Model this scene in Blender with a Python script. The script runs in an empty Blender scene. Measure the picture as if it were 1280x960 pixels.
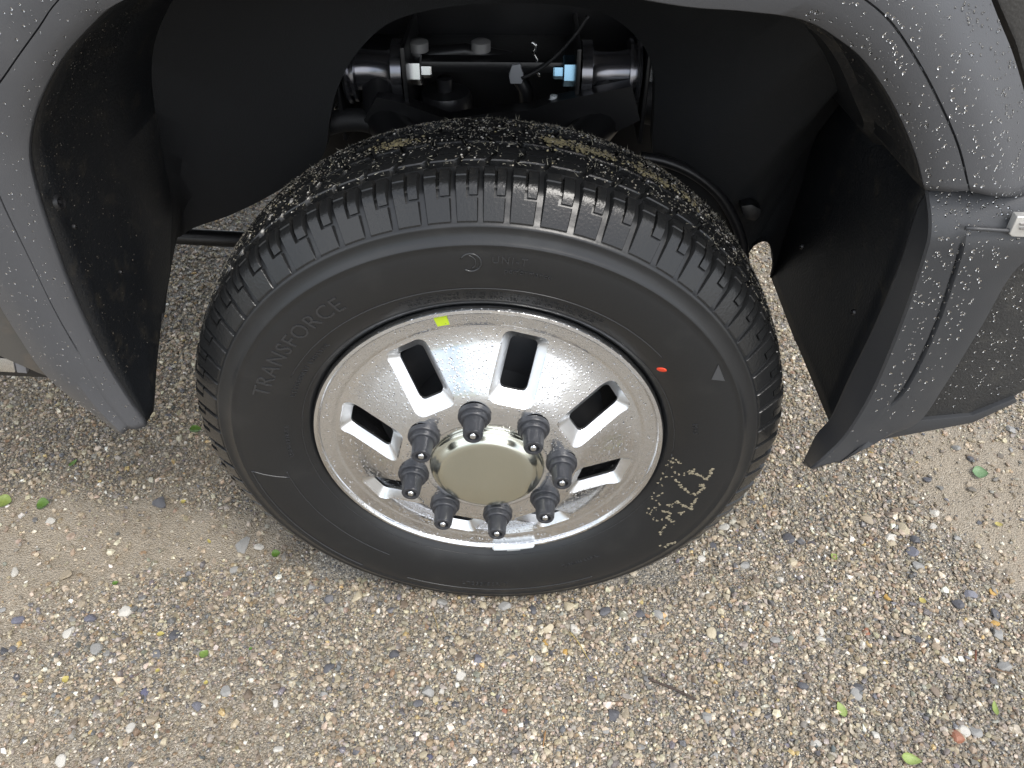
import bpy, math, random
import numpy as np
from mathutils import Vector, Matrix, Euler
R = math.radians
random.seed(7); rng = np.random.default_rng(7)
scene = bpy.context.scene
col = scene.collection
ZC = 0.40                                   # wheel centre above the ground

# ------------------------------------------------------------------ camera
CAMP = np.array([.0498, -.7349, .8055]); PITCH, YAW, FPX = .7521, -.0221, 961.0
cam_d = bpy.data.cameras.new('camera'); cam = bpy.data.objects.new('camera', cam_d); col.objects.link(cam)
cam.location = (CAMP[0], CAMP[1], CAMP[2] + ZC)
cam.rotation_euler = (math.pi/2 - PITCH, 0, -YAW)
cam_d.sensor_fit = 'HORIZONTAL'; cam_d.sensor_width = 36; cam_d.lens = 36*FPX/1280
cam_d.clip_start = .02; cam_d.clip_end = 2000
scene.camera = cam

# ------------------------------------------------------------------ world, sun, exposure
SUN_EL, SUN_AZ = 58.0, 138.0                 # azimuth clockwise from +Y; the sun stands behind thin cloud, to the right and behind the camera
w = bpy.data.worlds.new('World'); scene.world = w; w.use_nodes = True
nt = w.node_tree; nt.nodes.clear()
def N(t, k, **kw):
    n = t.nodes.new(k)
    for a, b in kw.items(): setattr(n, a, b)
    return n
sky = N(nt, 'ShaderNodeTexSky'); sky.sky_type = 'NISHITA'; sky.sun_disc = False
sky.sun_elevation = R(SUN_EL); sky.sun_rotation = R(SUN_AZ); sky.air_density = 1.2; sky.dust_density = 2.5; sky.ozone_density = 1.2
tc = N(nt, 'ShaderNodeTexCoord')
nz = N(nt, 'ShaderNodeTexNoise'); nz.inputs['Scale'].default_value = 2.6; nz.inputs['Detail'].default_value = 6; nz.inputs['Roughness'].default_value = .55
nt.links.new(tc.outputs['Generated'], nz.inputs['Vector'])
rp = N(nt, 'ShaderNodeValToRGB'); rp.color_ramp.elements[0].position = .40; rp.color_ramp.elements[1].position = .56
nt.links.new(nz.outputs['Fac'], rp.inputs['Fac'])
mx = N(nt, 'ShaderNodeMix', data_type='RGBA'); mx.inputs[7].default_value = (10.2, 10.5, 11.0, 1)
nt.links.new(rp.outputs['Color'], mx.inputs[0]); nt.links.new(sky.outputs['Color'], mx.inputs[6])
bg = N(nt, 'ShaderNodeBackground'); bg.inputs['Strength'].default_value = .12
nt.links.new(mx.outputs[2], bg.inputs['Color'])
wo = N(nt, 'ShaderNodeOutputWorld'); nt.links.new(bg.outputs[0], wo.inputs['Surface'])
sd = bpy.data.lights.new('sun', 'SUN'); sun = bpy.data.objects.new('sun', sd); col.objects.link(sun)
sd.energy = 1.5; sd.angle = R(20); sd.color = (1, .96, .9)
sdir = Vector((math.sin(R(SUN_AZ))*math.cos(R(SUN_EL)), math.cos(R(SUN_AZ))*math.cos(R(SUN_EL)), math.sin(R(SUN_EL))))
sun.rotation_euler = sdir.to_track_quat('Z', 'Y').to_euler(); sun.location = (2, 2, 5)
vs = scene.view_settings; vs.view_transform = 'Standard'; vs.look = 'None'; vs.gamma = 1; vs.exposure = .64; vs.use_curve_mapping = False

# ------------------------------------------------------------------ helpers
_F = np.array([math.sin(YAW)*math.cos(PITCH), math.cos(YAW)*math.cos(PITCH), -math.sin(PITCH)])
_R = np.array([math.cos(YAW), -math.sin(YAW), 0]); _U = np.cross(_R, _F)
def at(px, py, y=None, z=None):
    """survey point: the place in the wheel-centred frame that lies on the plane y (or z)"""
    d = _F + _R*(px-640)/FPX + _U*(480-py)/FPX
    t = (y-CAMP[1])/d[1] if y is not None else (z-CAMP[2])/d[2]
    return CAMP + t*d

def new_mesh(name, V, F, smooth=True, sharp=None):
    me = bpy.data.meshes.new(name); me.from_pydata([tuple(map(float, v)) for v in V], [], [tuple(f) for f in F]); me.update()
    if smooth:
        me.polygons.foreach_set('use_smooth', np.ones(len(me.polygons), bool))
        if sharp: me.set_sharp_from_angle(angle=R(sharp))
    return me
def put(name, me, mat, parent=None, loc=(0, 0, 0)):
    o = bpy.data.objects.new(name, me); col.objects.link(o)
    mats = mat if isinstance(mat, (list, tuple)) else [mat]
    if not me.materials:
        for m in mats: me.materials.append(m)
    o.parent = parent; o.location = loc
    return o
def fast_mesh(name, V, T, C=None, smooth=False):
    """numpy triangles, with optional per-vertex colour"""
    me = bpy.data.meshes.new(name); n = len(V); m = len(T)
    me.vertices.add(n); me.vertices.foreach_set('co', np.ascontiguousarray(V, np.float32).ravel())
    me.loops.add(m*3); me.loops.foreach_set('vertex_index', np.ascontiguousarray(T, np.int32).ravel())
    me.polygons.add(m); me.polygons.foreach_set('loop_start', np.arange(0, m*3, 3, dtype=np.int32))
    me.polygons.foreach_set('use_smooth', np.full(m, smooth))
    if C is not None:
        a = me.color_attributes.new('tint', 'FLOAT_COLOR', 'POINT')
        a.data.foreach_set('color', np.ascontiguousarray(np.concatenate([C, np.ones((n, 1))], 1), np.float32).ravel())
    me.update(calc_edges=True); me.validate()
    return me
def catmull(P, n):
    P = np.asarray(P, float); k = len(P); out = []
    d = np.linalg.norm(np.diff(P[:, :3], axis=0), axis=1); T = np.concatenate([[0], np.cumsum(np.sqrt(d)+1e-6)])
    for t in np.linspace(0, T[-1], n):
        i = min(max(np.searchsorted(T, t, 'right')-1, 0), k-2)
        p1, p2 = P[i], P[i+1]; h = T[i+1]-T[i]; u = (t-T[i])/h
        m1 = (P[i+1]-P[i-1])/(T[i+1]-T[i-1])*h if i > 0 else (p2-p1)
        m2 = (P[i+2]-P[i])/(T[i+2]-T[i])*h if i < k-2 else (p2-p1)
        out.append((2*u**3-3*u**2+1)*p1+(u**3-2*u**2+u)*m1+(-2*u**3+3*u**2)*p2+(u**3-u**2)*m2)
    return np.array(out)
def grid_faces(a, b, closed_a=False):
    F = []
    for i in range(a if closed_a else a-1):
        for j in range(b-1):
            i2 = (i+1) % a
            F.append((i*b+j, i2*b+j, i2*b+j+1, i*b+j+1))
    return F
def lathe(prof, n, cx=0, cz=0, cap=False):
    """profile (r, y) turned round the y axis"""
    V = []; m = len(prof)
    for i in range(n):
        a = 2*math.pi*i/n
        for r, y in prof: V.append((cx+r*math.cos(a), y, cz+r*math.sin(a)))
    F = grid_faces(n, m, True)
    if cap:
        F.append([i*m+m-1 for i in range(n)])
    return V, F
def tube(P, r, n=10, caps=True):
    P = [Vector(p) for p in P]; V = []; F = []; up = Vector((0.13, .2, .97))
    for i, p in enumerate(P):
        t = (P[min(i+1, len(P)-1)]-P[max(i-1, 0)]).normalized()
        a = t.cross(up); a = a.normalized() if a.length > 1e-4 else t.orthogonal().normalized(); b = t.cross(a)
        rr = r[i] if isinstance(r, (list, tuple, np.ndarray)) else r
        for k in range(n):
            c = 2*math.pi*k/n; V.append(p + a*math.cos(c)*rr + b*math.sin(c)*rr)
    for i in range(len(P)-1):
        for k in range(n):
            F.append((i*n+k, i*n+(k+1) % n, (i+1)*n+(k+1) % n, (i+1)*n+k))
    if caps: F += [tuple(range(n-1, -1, -1)), tuple(range((len(P)-1)*n, len(P)*n))]
    return V, F
def box(x0, x1, y0, y1, z0, z1, b=.004):
    """box with chamfered edges"""
    import bmesh
    bm = bmesh.new(); bmesh.ops.create_cube(bm, size=1)
    for v in bm.verts:
        v.co = Vector((x0 if v.co.x < 0 else x1, y0 if v.co.y < 0 else y1, z0 if v.co.z < 0 else z1))
    if b: bmesh.ops.bevel(bm, geom=bm.edges[:], offset=b, segments=2, affect='EDGES', profile=.6)
    bm.verts.index_update(); V = [v.co.copy() for v in bm.verts]; F = [[v.index for v in f.verts] for f in bm.faces]; bm.free()
    return V, F
def join(parts):
    V = []; F = []
    for v, f in parts:
        o = len(V); V += list(v); F += [tuple(i+o for i in q) for q in f]
    return V, F
def up(V): return [(v[0], v[1], v[2]+ZC) for v in V]
def solid(o, t, off=0):
    m = o.modifiers.new('thickness', 'SOLIDIFY'); m.thickness = t; m.offset = off; m.use_even_offset = False
    return o

# ------------------------------------------------------------------ materials
def mat(name, color, rough=.5, metal=0, bump=None, var=None, spec=.5, coat=0):
    """bump = (scale, strength, distance); var = (scale, amount, second colour)"""
    m = bpy.data.materials.new(name); m.use_nodes = True; t = m.node_tree; b = t.nodes['Principled BSDF']
    b.inputs['Base Color'].default_value = (*color, 1); b.inputs['Roughness'].default_value = rough; b.inputs['Metallic'].default_value = metal
    b.inputs['Specular IOR Level'].default_value = spec; b.inputs['Coat Weight'].default_value = coat
    c = N(t, 'ShaderNodeTexCoord')
    if var:
        n = N(t, 'ShaderNodeTexNoise'); n.inputs['Scale'].default_value = var[0]; n.inputs['Detail'].default_value = 7; n.inputs['Roughness'].default_value = .62
        t.links.new(c.outputs['Object'], n.inputs['Vector'])
        r = N(t, 'ShaderNodeValToRGB'); r.color_ramp.elements[0].position = var[1]; r.color_ramp.elements[1].position = var[1]+.22
        r.color_ramp.elements[0].color = (*color, 1); r.color_ramp.elements[1].color = (*var[2], 1)
        t.links.new(n.outputs['Fac'], r.inputs['Fac']); t.links.new(r.outputs['Color'], b.inputs['Base Color'])
    if bump:
        n = N(t, 'ShaderNodeTexNoise'); n.inputs['Scale'].default_value = bump[0]; n.inputs['Detail'].default_value = 4
        t.links.new(c.outputs['Object'], n.inputs['Vector'])
        u = N(t, 'ShaderNodeBump'); u.inputs['Strength'].default_value = bump[1]; u.inputs['Distance'].default_value = bump[2]
        t.links.new(n.outputs['Fac'], u.inputs['Height']); t.links.new(u.outputs['Normal'], b.inputs['Normal'])
    return m
M_flare = mat('grey_trim_plastic', (.075, .077, .083), .36, bump=(900, .3, .0006), var=(9, .52, (.090, .091, .096)))
M_fender = M_flare
M_bump = mat('grey_bumper_plastic', (.044, .046, .050), .36, bump=(900, .3, .0006), var=(11, .5, (.054, .055, .058)))
M_valance = mat('textured_black_plastic', (.034, .0335, .033), .6, bump=(420, .8, .0016), var=(40, .54, (.062, .059, .053)))
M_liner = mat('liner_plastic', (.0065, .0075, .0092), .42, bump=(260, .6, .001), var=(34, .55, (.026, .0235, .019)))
M_liner2 = mat('liner_inner_plastic', (.010, .010, .011), .6, bump=(300, .4, .001))
M_black = mat('black_chassis_paint', (.010, .010, .011), .35, bump=(120, .3, .001))
M_under = mat('underbody_coating', (.020, .019, .018), .7)
M_rubber = mat('tyre_rubber', (.0150, .0158, .0170), .30, bump=(220, .25, .0006), var=(16, .55, (.024, .0245, .025)))
M_tread = mat('tread_rubber', (.0135, .014, .0145), .24, bump=(340, .45, .0007), var=(30, .54, (.036, .034, .031)))
M_boltcap = mat('zinc_bolt_head', (.34, .34, .34), .4, .5)
M_steel = mat('bright_zinc', (.62, .63, .64), .22, 1)
M_blue = mat('blue_zinc', (.30, .52, .70), .25, 1)
M_cap = mat('charcoal_cap_plastic', (.036, .038, .044), .36, bump=(300, .3, .0008), var=(150, .54, (.075, .078, .086)))
M_lime = mat('lime_sticker', (.55, .72, .03), .45)
M_red = mat('red_paint_dot', (.75, .06, .02), .5)
M_weight = mat('milky_clip', (.66, .70, .72), .3)
M_badge = mat('silver_badge', (.74, .73, .70), .32, .6)
M_step = mat('polished_step', (.75, .75, .74), .25, 1)
M_greyplastic = mat('grey_end_cap', (.22, .22, .23), .45)
M_hubcap = mat('olive_chrome', (.68, .69, .60), .22, 1, bump=(60, .06, .002))
M_rotor = mat('brake_iron', (.060, .064, .072), .45, .3)
M_mud = mat('dried_mud', (.25, .22, .155), .9, bump=(500, .6, .001))
M_tag = mat('white_label', (.75, .75, .75), .5)

def alu():
    m = mat('polished_alloy', (.81, .82, .84), .2, 1); t = m.node_tree; b = t.nodes['Principled BSDF']
    c = N(t, 'ShaderNodeTexCoord')
    v = N(t, 'ShaderNodeTexVoronoi'); v.inputs['Scale'].default_value = 210
    t.links.new(c.outputs['Object'], v.inputs['Vector'])
    r = N(t, 'ShaderNodeValToRGB'); r.color_ramp.elements[0].color = (1, 1, 1, 1); r.color_ramp.elements[1].color = (0, 0, 0, 1)
    r.color_ramp.elements[0].position = .05; r.color_ramp.elements[1].position = .36
    t.links.new(v.outputs['Distance'], r.inputs['Fac'])
    n = N(t, 'ShaderNodeTexNoise'); n.inputs['Scale'].default_value = 90; n.inputs['Detail'].default_value = 5
    t.links.new(c.outputs['Object'], n.inputs['Vector'])
    a = N(t, 'ShaderNodeMath', operation='MULTIPLY_ADD'); a.inputs[1].default_value = .5
    t.links.new(n.outputs['Fac'], a.inputs[0]); t.links.new(r.outputs['Color'], a.inputs[2])
    u = N(t, 'ShaderNodeBump'); u.inputs['Strength'].default_value = .30; u.inputs['Distance'].default_value = .0011
    t.links.new(a.outputs[0], u.inputs['Height']); t.links.new(u.outputs['Normal'], b.inputs['Normal'])
    n2 = N(t, 'ShaderNodeTexNoise'); n2.inputs['Scale'].default_value = 26; n2.inputs['Detail'].default_value = 6
    t.links.new(c.outputs['Object'], n2.inputs['Vector'])
    mr = N(t, 'ShaderNodeMapRange'); mr.inputs[1].default_value = .3; mr.inputs[2].default_value = .7; mr.inputs[3].default_value = .10; mr.inputs[4].default_value = .25
    t.links.new(n2.outputs['Fac'], mr.inputs[0]); t.links.new(mr.outputs[0], b.inputs['Roughness'])
    return m
M_alu = alu()
M_slot = mat('machined_slot_edge', (.80, .81, .82), .30, 1, bump=(200, .15, .001))
def water():
    m = bpy.data.materials.new('water'); m.use_nodes = True; b = m.node_tree.nodes['Principled BSDF']
    b.inputs['Base Color'].default_value = (1, 1, 1, 1); b.inputs['Roughness'].default_value = .12; b.inputs['IOR'].default_value = 1.33
    b.inputs['Transmission Weight'].default_value = 1
    return m
M_water = water()
def tinted(name, rough, bump_scale=400, bump=.5, attr=True, spec=.5):
    m = bpy.data.materials.new(name); m.use_nodes = True; t = m.node_tree; b = t.nodes['Principled BSDF']; b.inputs['Roughness'].default_value = rough
    b.inputs['Specular IOR Level'].default_value = spec
    if attr:
        a = N(t, 'ShaderNodeVertexColor'); a.layer_name = 'tint'; src = a.outputs['Color']
    else:
        a = N(t, 'ShaderNodeObjectInfo'); src = a.outputs['Color']
    c = N(t, 'ShaderNodeTexCoord'); n = N(t, 'ShaderNodeTexNoise'); n.inputs['Scale'].default_value = bump_scale*.4; n.inputs['Detail'].default_value = 5
    t.links.new(c.outputs['Object'], n.inputs['Vector'])
    mr = N(t, 'ShaderNodeMapRange'); mr.inputs[1].default_value = .3; mr.inputs[2].default_value = .7; mr.inputs[3].default_value = .72; mr.inputs[4].default_value = 1.2
    t.links.new(n.outputs['Fac'], mr.inputs[0])
    mm = N(t, 'ShaderNodeVectorMath', operation='SCALE'); t.links.new(src, mm.inputs[0]); t.links.new(mr.outputs[0], mm.inputs['Scale'])
    t.links.new(mm.outputs[0], b.inputs['Base Color'])
    n3 = N(t, 'ShaderNodeTexNoise'); n3.inputs['Scale'].default_value = bump_scale; t.links.new(c.outputs['Object'], n3.inputs['Vector'])
    u = N(t, 'ShaderNodeBump'); u.inputs['Strength'].default_value = bump; u.inputs['Distance'].default_value = .001
    t.links.new(n3.outputs['Fac'], u.inputs['Height']); t.links.new(u.outputs['Normal'], b.inputs['Normal'])
    return m
M_gravel = tinted('gravel_grain', .22)
M_pebble = tinted('pebble_stone', .40, 160, .4, attr=False)
M_leaf = tinted('leaf', .4, 120, .3, attr=False)
M_twig = tinted('twig', .7, 300, .6, attr=False)
M_grit = tinted('tread_grit', .35)

def ground_mat():
    m = bpy.data.materials.new('sandy_gravel'); m.use_nodes = True; t = m.node_tree; b = t.nodes['Principled BSDF']
    c = N(t, 'ShaderNodeTexCoord')
    v = N(t, 'ShaderNodeTexVoronoi'); v.inputs['Scale'].default_value = 330; t.links.new(c.outputs['Object'], v.inputs['Vector'])
    r = N(t, 'ShaderNodeValToRGB'); cr = r.color_ramp; cr.interpolation = 'CONSTANT'
    stops = [(0, (.22, .192, .15)), (.22, (.32, .28, .22)), (.42, (.15, .14, .12)), (.56, (.40, .355, .285)), (.72, (.23, .215, .19)), (.84, (.09, .09, .092)), (.92, (.58, .55, .48))]
    cr.elements[0].color = (*stops[0][1], 1); cr.elements[1].position = stops[1][0]; cr.elements[1].color = (*stops[1][1], 1)
    for p, q in stops[2:]: e = cr.elements.new(p); e.color = (*q, 1)
    sx = N(t, 'ShaderNodeSeparateColor'); t.links.new(v.outputs['Color'], sx.inputs[0]); t.links.new(sx.outputs[0], r.inputs['Fac'])
    n = N(t, 'ShaderNodeTexNoise'); n.inputs['Scale'].default_value = 3.2; n.inputs['Detail'].default_value = 6; t.links.new(c.outputs['Object'], n.inputs['Vector'])
    rr = N(t, 'ShaderNodeVertexColor'); rr.layer_name = 'tint'
    x = N(t, 'ShaderNodeMix', data_type='RGBA'); x.inputs[7].default_value = (.37, .31, .23, 1)
    sc = N(t, 'ShaderNodeMath', operation='MULTIPLY'); sc.inputs[1].default_value = .75; t.links.new(rr.outputs['Color'], sc.inputs[0])
    t.links.new(sc.outputs[0], x.inputs[0]); t.links.new(r.outputs['Color'], x.inputs[6]); t.links.new(x.outputs[2], b.inputs['Base Color'])
    n2 = N(t, 'ShaderNodeTexNoise'); n2.inputs['Scale'].default_value = 260; n2.inputs['Detail'].default_value = 5; t.links.new(c.outputs['Object'], n2.inputs['Vector'])
    ad = N(t, 'ShaderNodeMath', operation='SUBTRACT'); t.links.new(n2.outputs['Fac'], ad.inputs[0]); t.links.new(v.outputs['Distance'], ad.inputs[1])
    u = N(t, 'ShaderNodeBump'); u.inputs['Strength'].default_value = .9; u.inputs['Distance'].default_value = .003
    t.links.new(ad.outputs[0], u.inputs['Height']); t.links.new(u.outputs['Normal'], b.inputs['Normal'])
    rq = N(t, 'ShaderNodeMapRange'); rq.inputs[1].default_value = .35; rq.inputs[2].default_value = .65; rq.inputs[3].default_value = .50; rq.inputs[4].default_value = .24
    n4 = N(t, 'ShaderNodeTexNoise'); n4.inputs['Scale'].default_value = 2.2; t.links.new(c.outputs['Object'], n4.inputs['Vector'])
    t.links.new(n4.outputs['Fac'], rq.inputs[0]); t.links.new(rq.outputs[0], b.inputs['Roughness'])
    return m
M_ground = ground_mat()

# ------------------------------------------------------------------ ground
def vnoise(x, y, s, seed):
    """smooth value noise on arrays"""
    g = np.random.default_rng(seed).random((64, 64)); u = x*s; v = y*s
    i = np.floor(u).astype(int); j = np.floor(v).astype(int); fu = u-i; fv = v-j
    fu = fu*fu*(3-2*fu); fv = fv*fv*(3-2*fv); i %= 64; j %= 64; i2 = (i+1) % 64; j2 = (j+1) % 64
    return (g[i, j]*(1-fu)+g[i2, j]*fu)*(1-fv)+(g[i, j2]*(1-fu)+g[i2, j2]*fu)*fv
def ground_h(x, y):
    x = np.asarray(x, float); y = np.asarray(y, float)
    return (vnoise(x+40, y+40, 3, 1)-.5)*.016 + (vnoise(x+40, y+40, 11, 2)-.5)*.008 + (vnoise(x+40, y+40, 45, 3)-.5)*.004 + (vnoise(x+40, y+40, 120, 4)-.5)*.002 - .002
gx = np.concatenate([[-300, -80, -25, -8, -4, -2.5, -1.9], np.arange(-1.6, 1.6, .011), [1.9, 2.5, 4, 8, 25, 80, 300]])
gy = np.concatenate([[-300, -80, -25, -8, -3, -1.5, -.8], np.arange(-.5, 1.7, .011), [2.1, 3, 5, 8, 25, 80, 300]])
GX, GY = np.meshgrid(gx, gy, indexing='ij'); GZ = ground_h(GX, GY)
V = np.stack([GX, GY, GZ], -1).reshape(-1, 3); a, b = len(gx), len(gy)
I = (np.arange(a-1)[:, None]*b + np.arange(b-1)[None]).ravel()
T = np.concatenate([np.stack([I, I+b, I+b+1], 1), np.stack([I, I+b+1, I+1], 1)])
def silt(x, y):
    """fine silt lies here, so fewer stones show"""
    s = vnoise(x+20, y+20, 2.1, 21)*.8+vnoise(x+20, y+20, 9, 22)*.2
    s = s + .62*np.exp(-(((x+.88)/.20)**2+((y-.10)/.09)**2)) + .35*np.exp(-(((x+.62)/.22)**2+((y-.12)/.06)**2)) + .6*np.exp(-(((x-1.0)/.14)**2+((y-.20)/.22)**2))
    return np.clip((s-.60)/.25, 0, 1)
sv = silt(V[:, 0], V[:, 1])[:, None]
ground = put('ground', fast_mesh('ground', V, T, np.repeat(sv, 3, 1), smooth=True), M_ground); ground['kind'] = 'structure'; ground['label'] = 'wet sandy gravel ground under and around the truck'

# stones: base shapes
phi = (1+5**.5)/2
ICO = np.array([(-1, phi, 0), (1, phi, 0), (-1, -phi, 0), (1, -phi, 0), (0, -1, phi), (0, 1, phi), (0, -1, -phi), (0, 1, -phi), (phi, 0, -1), (phi, 0, 1), (-phi, 0, -1), (-phi, 0, 1)])/math.sqrt(1+phi*phi)
ICT = np.array([(0, 11, 5), (0, 5, 1), (0, 1, 7), (0, 7, 10), (0, 10, 11), (1, 5, 9), (5, 11, 4), (11, 10, 2), (10, 7, 6), (7, 1, 8), (3, 9, 4), (3, 4, 2), (3, 2, 6), (3, 6, 8), (3, 8, 9), (4, 9, 5), (2, 4, 11), (6, 2, 10), (8, 6, 7), (9, 8, 1)])
ICTOP = ICT[ICO[ICT].mean(1)[:, 2] > -.55]
PAL = np.array([(.31, .262, .195), (.37, .318, .24), (.24, .203, .157), (.28, .258, .225), (.19, .18, .16), (.12, .12, .122), (.43, .38, .295), (.54, .495, .405), (.68, .655, .60), (.25, .185, .125), (.15, .147, .16), (.46, .35, .17)])*np.array([1.12, 1.09, 1.05])
PW = np.array([22, 17, 17, 13, 9, 4.5, 9, 5, 2.2, 6, 2.5, .7]); PW = PW/PW.sum()
def stones(x, y, z, r, colr, flat=(.5, .95), tilt=.5, jit=.22):
    n = len(x)
    V = ICO[None]*(1+rng.normal(0, jit, (n, 12, 1)))
    s = np.stack([rng.uniform(.75, 1.35, n), rng.uniform(.7, 1.1, n), rng.uniform(*flat, n)], -1)*r[:, None]
    V = V*s[:, None, :]
    tx = rng.normal(0, tilt, n); c, q = np.cos(tx)[:, None], np.sin(tx)[:, None]
    V = np.stack([V[..., 0], c*V[..., 1]-q*V[..., 2], q*V[..., 1]+c*V[..., 2]], -1)
    a = rng.uniform(0, 6.283, n); c, q = np.cos(a)[:, None], np.sin(a)[:, None]
    V = np.stack([c*V[..., 0]-q*V[..., 1], q*V[..., 0]+c*V[..., 1], V[..., 2]], -1)
    V = V+np.stack([x, y, z], -1)[:, None, :]
    T = (ICTOP[None]+12*np.arange(n)[:, None, None]).reshape(-1, 3)          # the buried underside is left out
    C = np.repeat(colr, 12, axis=0)
    return V.reshape(-1, 3), T, C
def palette(n):
    c = PAL[rng.choice(len(PAL), n, p=PW)]*rng.uniform(.78, 1.22, (n, 1))
    return np.clip(c*(1+rng.normal(0, .03, (n, 3))), .01, .8)
def damp(x, y):
    """uneven wetness darkens the stones in broad patches"""
    return (.78+.42*vnoise(x+20, y+20, 2.7, 55)*.6+.42*vnoise(x+20, y+20, 7.5, 56)*.4)[:, None]
NG = 150000
y = np.where(rng.random(NG) < .88, rng.uniform(-.36, .72, NG), rng.uniform(.72, 1.6, NG)); x = rng.uniform(-1, 1, NG)*(.92+.5*(y+.3)); kk = ~((abs(x) < .33) & (y > .03) & (y < .75)); x, y = x[kk], y[kk]; NG = len(x)
keep = rng.random(NG) > .88*silt(x, y); x, y = x[keep], y[keep]; n = len(x)
r = np.clip(np.exp(rng.normal(math.log(.0020), .46, n)), .0009, .0064)
G = [stones(x, y, ground_h(x, y)+r*.35+rng.uniform(0, .0012, n), r, palette(n)*damp(x, y))]
n = 13000
x = np.where(rng.random(n) < .5, rng.uniform(-1.15, -.45, n), rng.uniform(.42, 1.0, n)); y = rng.uniform(.6, 1.6, n); r = rng.uniform(.0025, .0058, n)
G.append(stones(x, y, ground_h(x, y)+r*.3, r, palette(n)))
n = 30000                                     # the same gravel thins out into the view's surroundings
x = rng.normal(0, 1.15, n); y = rng.normal(.2, .95, n); kk = (abs(x) > .85+.5*(y+.3)) | (y < -.32); x, y = x[kk], y[kk]; n = len(x); r = rng.uniform(.0022, .0050, n)
G.append(stones(x, y, ground_h(x, y)+r*.3, r, palette(n)*damp(x, y)))
n = 2600
x = rng.uniform(-1.3, 1.3, n); y = rng.uniform(-.42, 1.3, n); r = rng.uniform(.004, .0075, n)
G.append(stones(x, y, ground_h(x, y)+r*.2, r, palette(n), flat=(.4, .8)))
off = 0; VV, TT, CC = [], [], []
for v_, t_, c_ in G: VV.append(v_); TT.append(t_+off); CC.append(c_); off += len(v_)
gravel = put('gravel', fast_mesh('gravel', np.concatenate(VV), np.concatenate(TT), np.concatenate(CC)), M_gravel, ground); gravel['kind'] = 'stuff'

# larger pebbles, each its own piece of the ground
def pebble_mesh(i):
    import bmesh
    rr = np.random.default_rng(100+i); bm = bmesh.new(); bmesh.ops.create_icosphere(bm, subdivisions=2, radius=1)
    k = rr.normal(size=(11, 3)); k /= np.linalg.norm(k, axis=1)[:, None]; d = rr.uniform(.52, .84, 11)
    for v in bm.verts:
        p = np.array(v.co)
        for a_, dd in zip(k, d):
            e = p@a_-dd
            if e > 0: p = p-a_*e*.95
        v.co = p
    me = bpy.data.meshes.new('pebble'); bm.to_mesh(me); bm.free()
    me.polygons.foreach_set('use_smooth', np.ones(len(me.polygons), bool)); me.set_sharp_from_angle(angle=R(26)); me.materials.append(M_pebble)
    return me
PM = [pebble_mesh(i) for i in range(10)]
def pebble(x, y, r, c, flat=.6, el=1.3):
    o = bpy.data.objects.new('pebble', random.choice(PM)); col.objects.link(o); o.parent = ground
    o.location = (x, y, float(ground_h(x, y))+r*flat*.45); o.rotation_euler = (random.gauss(0, .2), random.gauss(0, .2), random.uniform(0, 6.28))
    o.scale = (r*el, r, r*flat); o.color = (*c, 1)
cream, white, grey, slate, tan, ochre, rust, brown = (.52, .45, .32), (.56, .535, .48), (.30, .295, .28), (.10, .10, .11), (.36, .30, .215), (.50, .31, .09), (.32, .14, .085), (.20, .155, .115)
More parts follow.
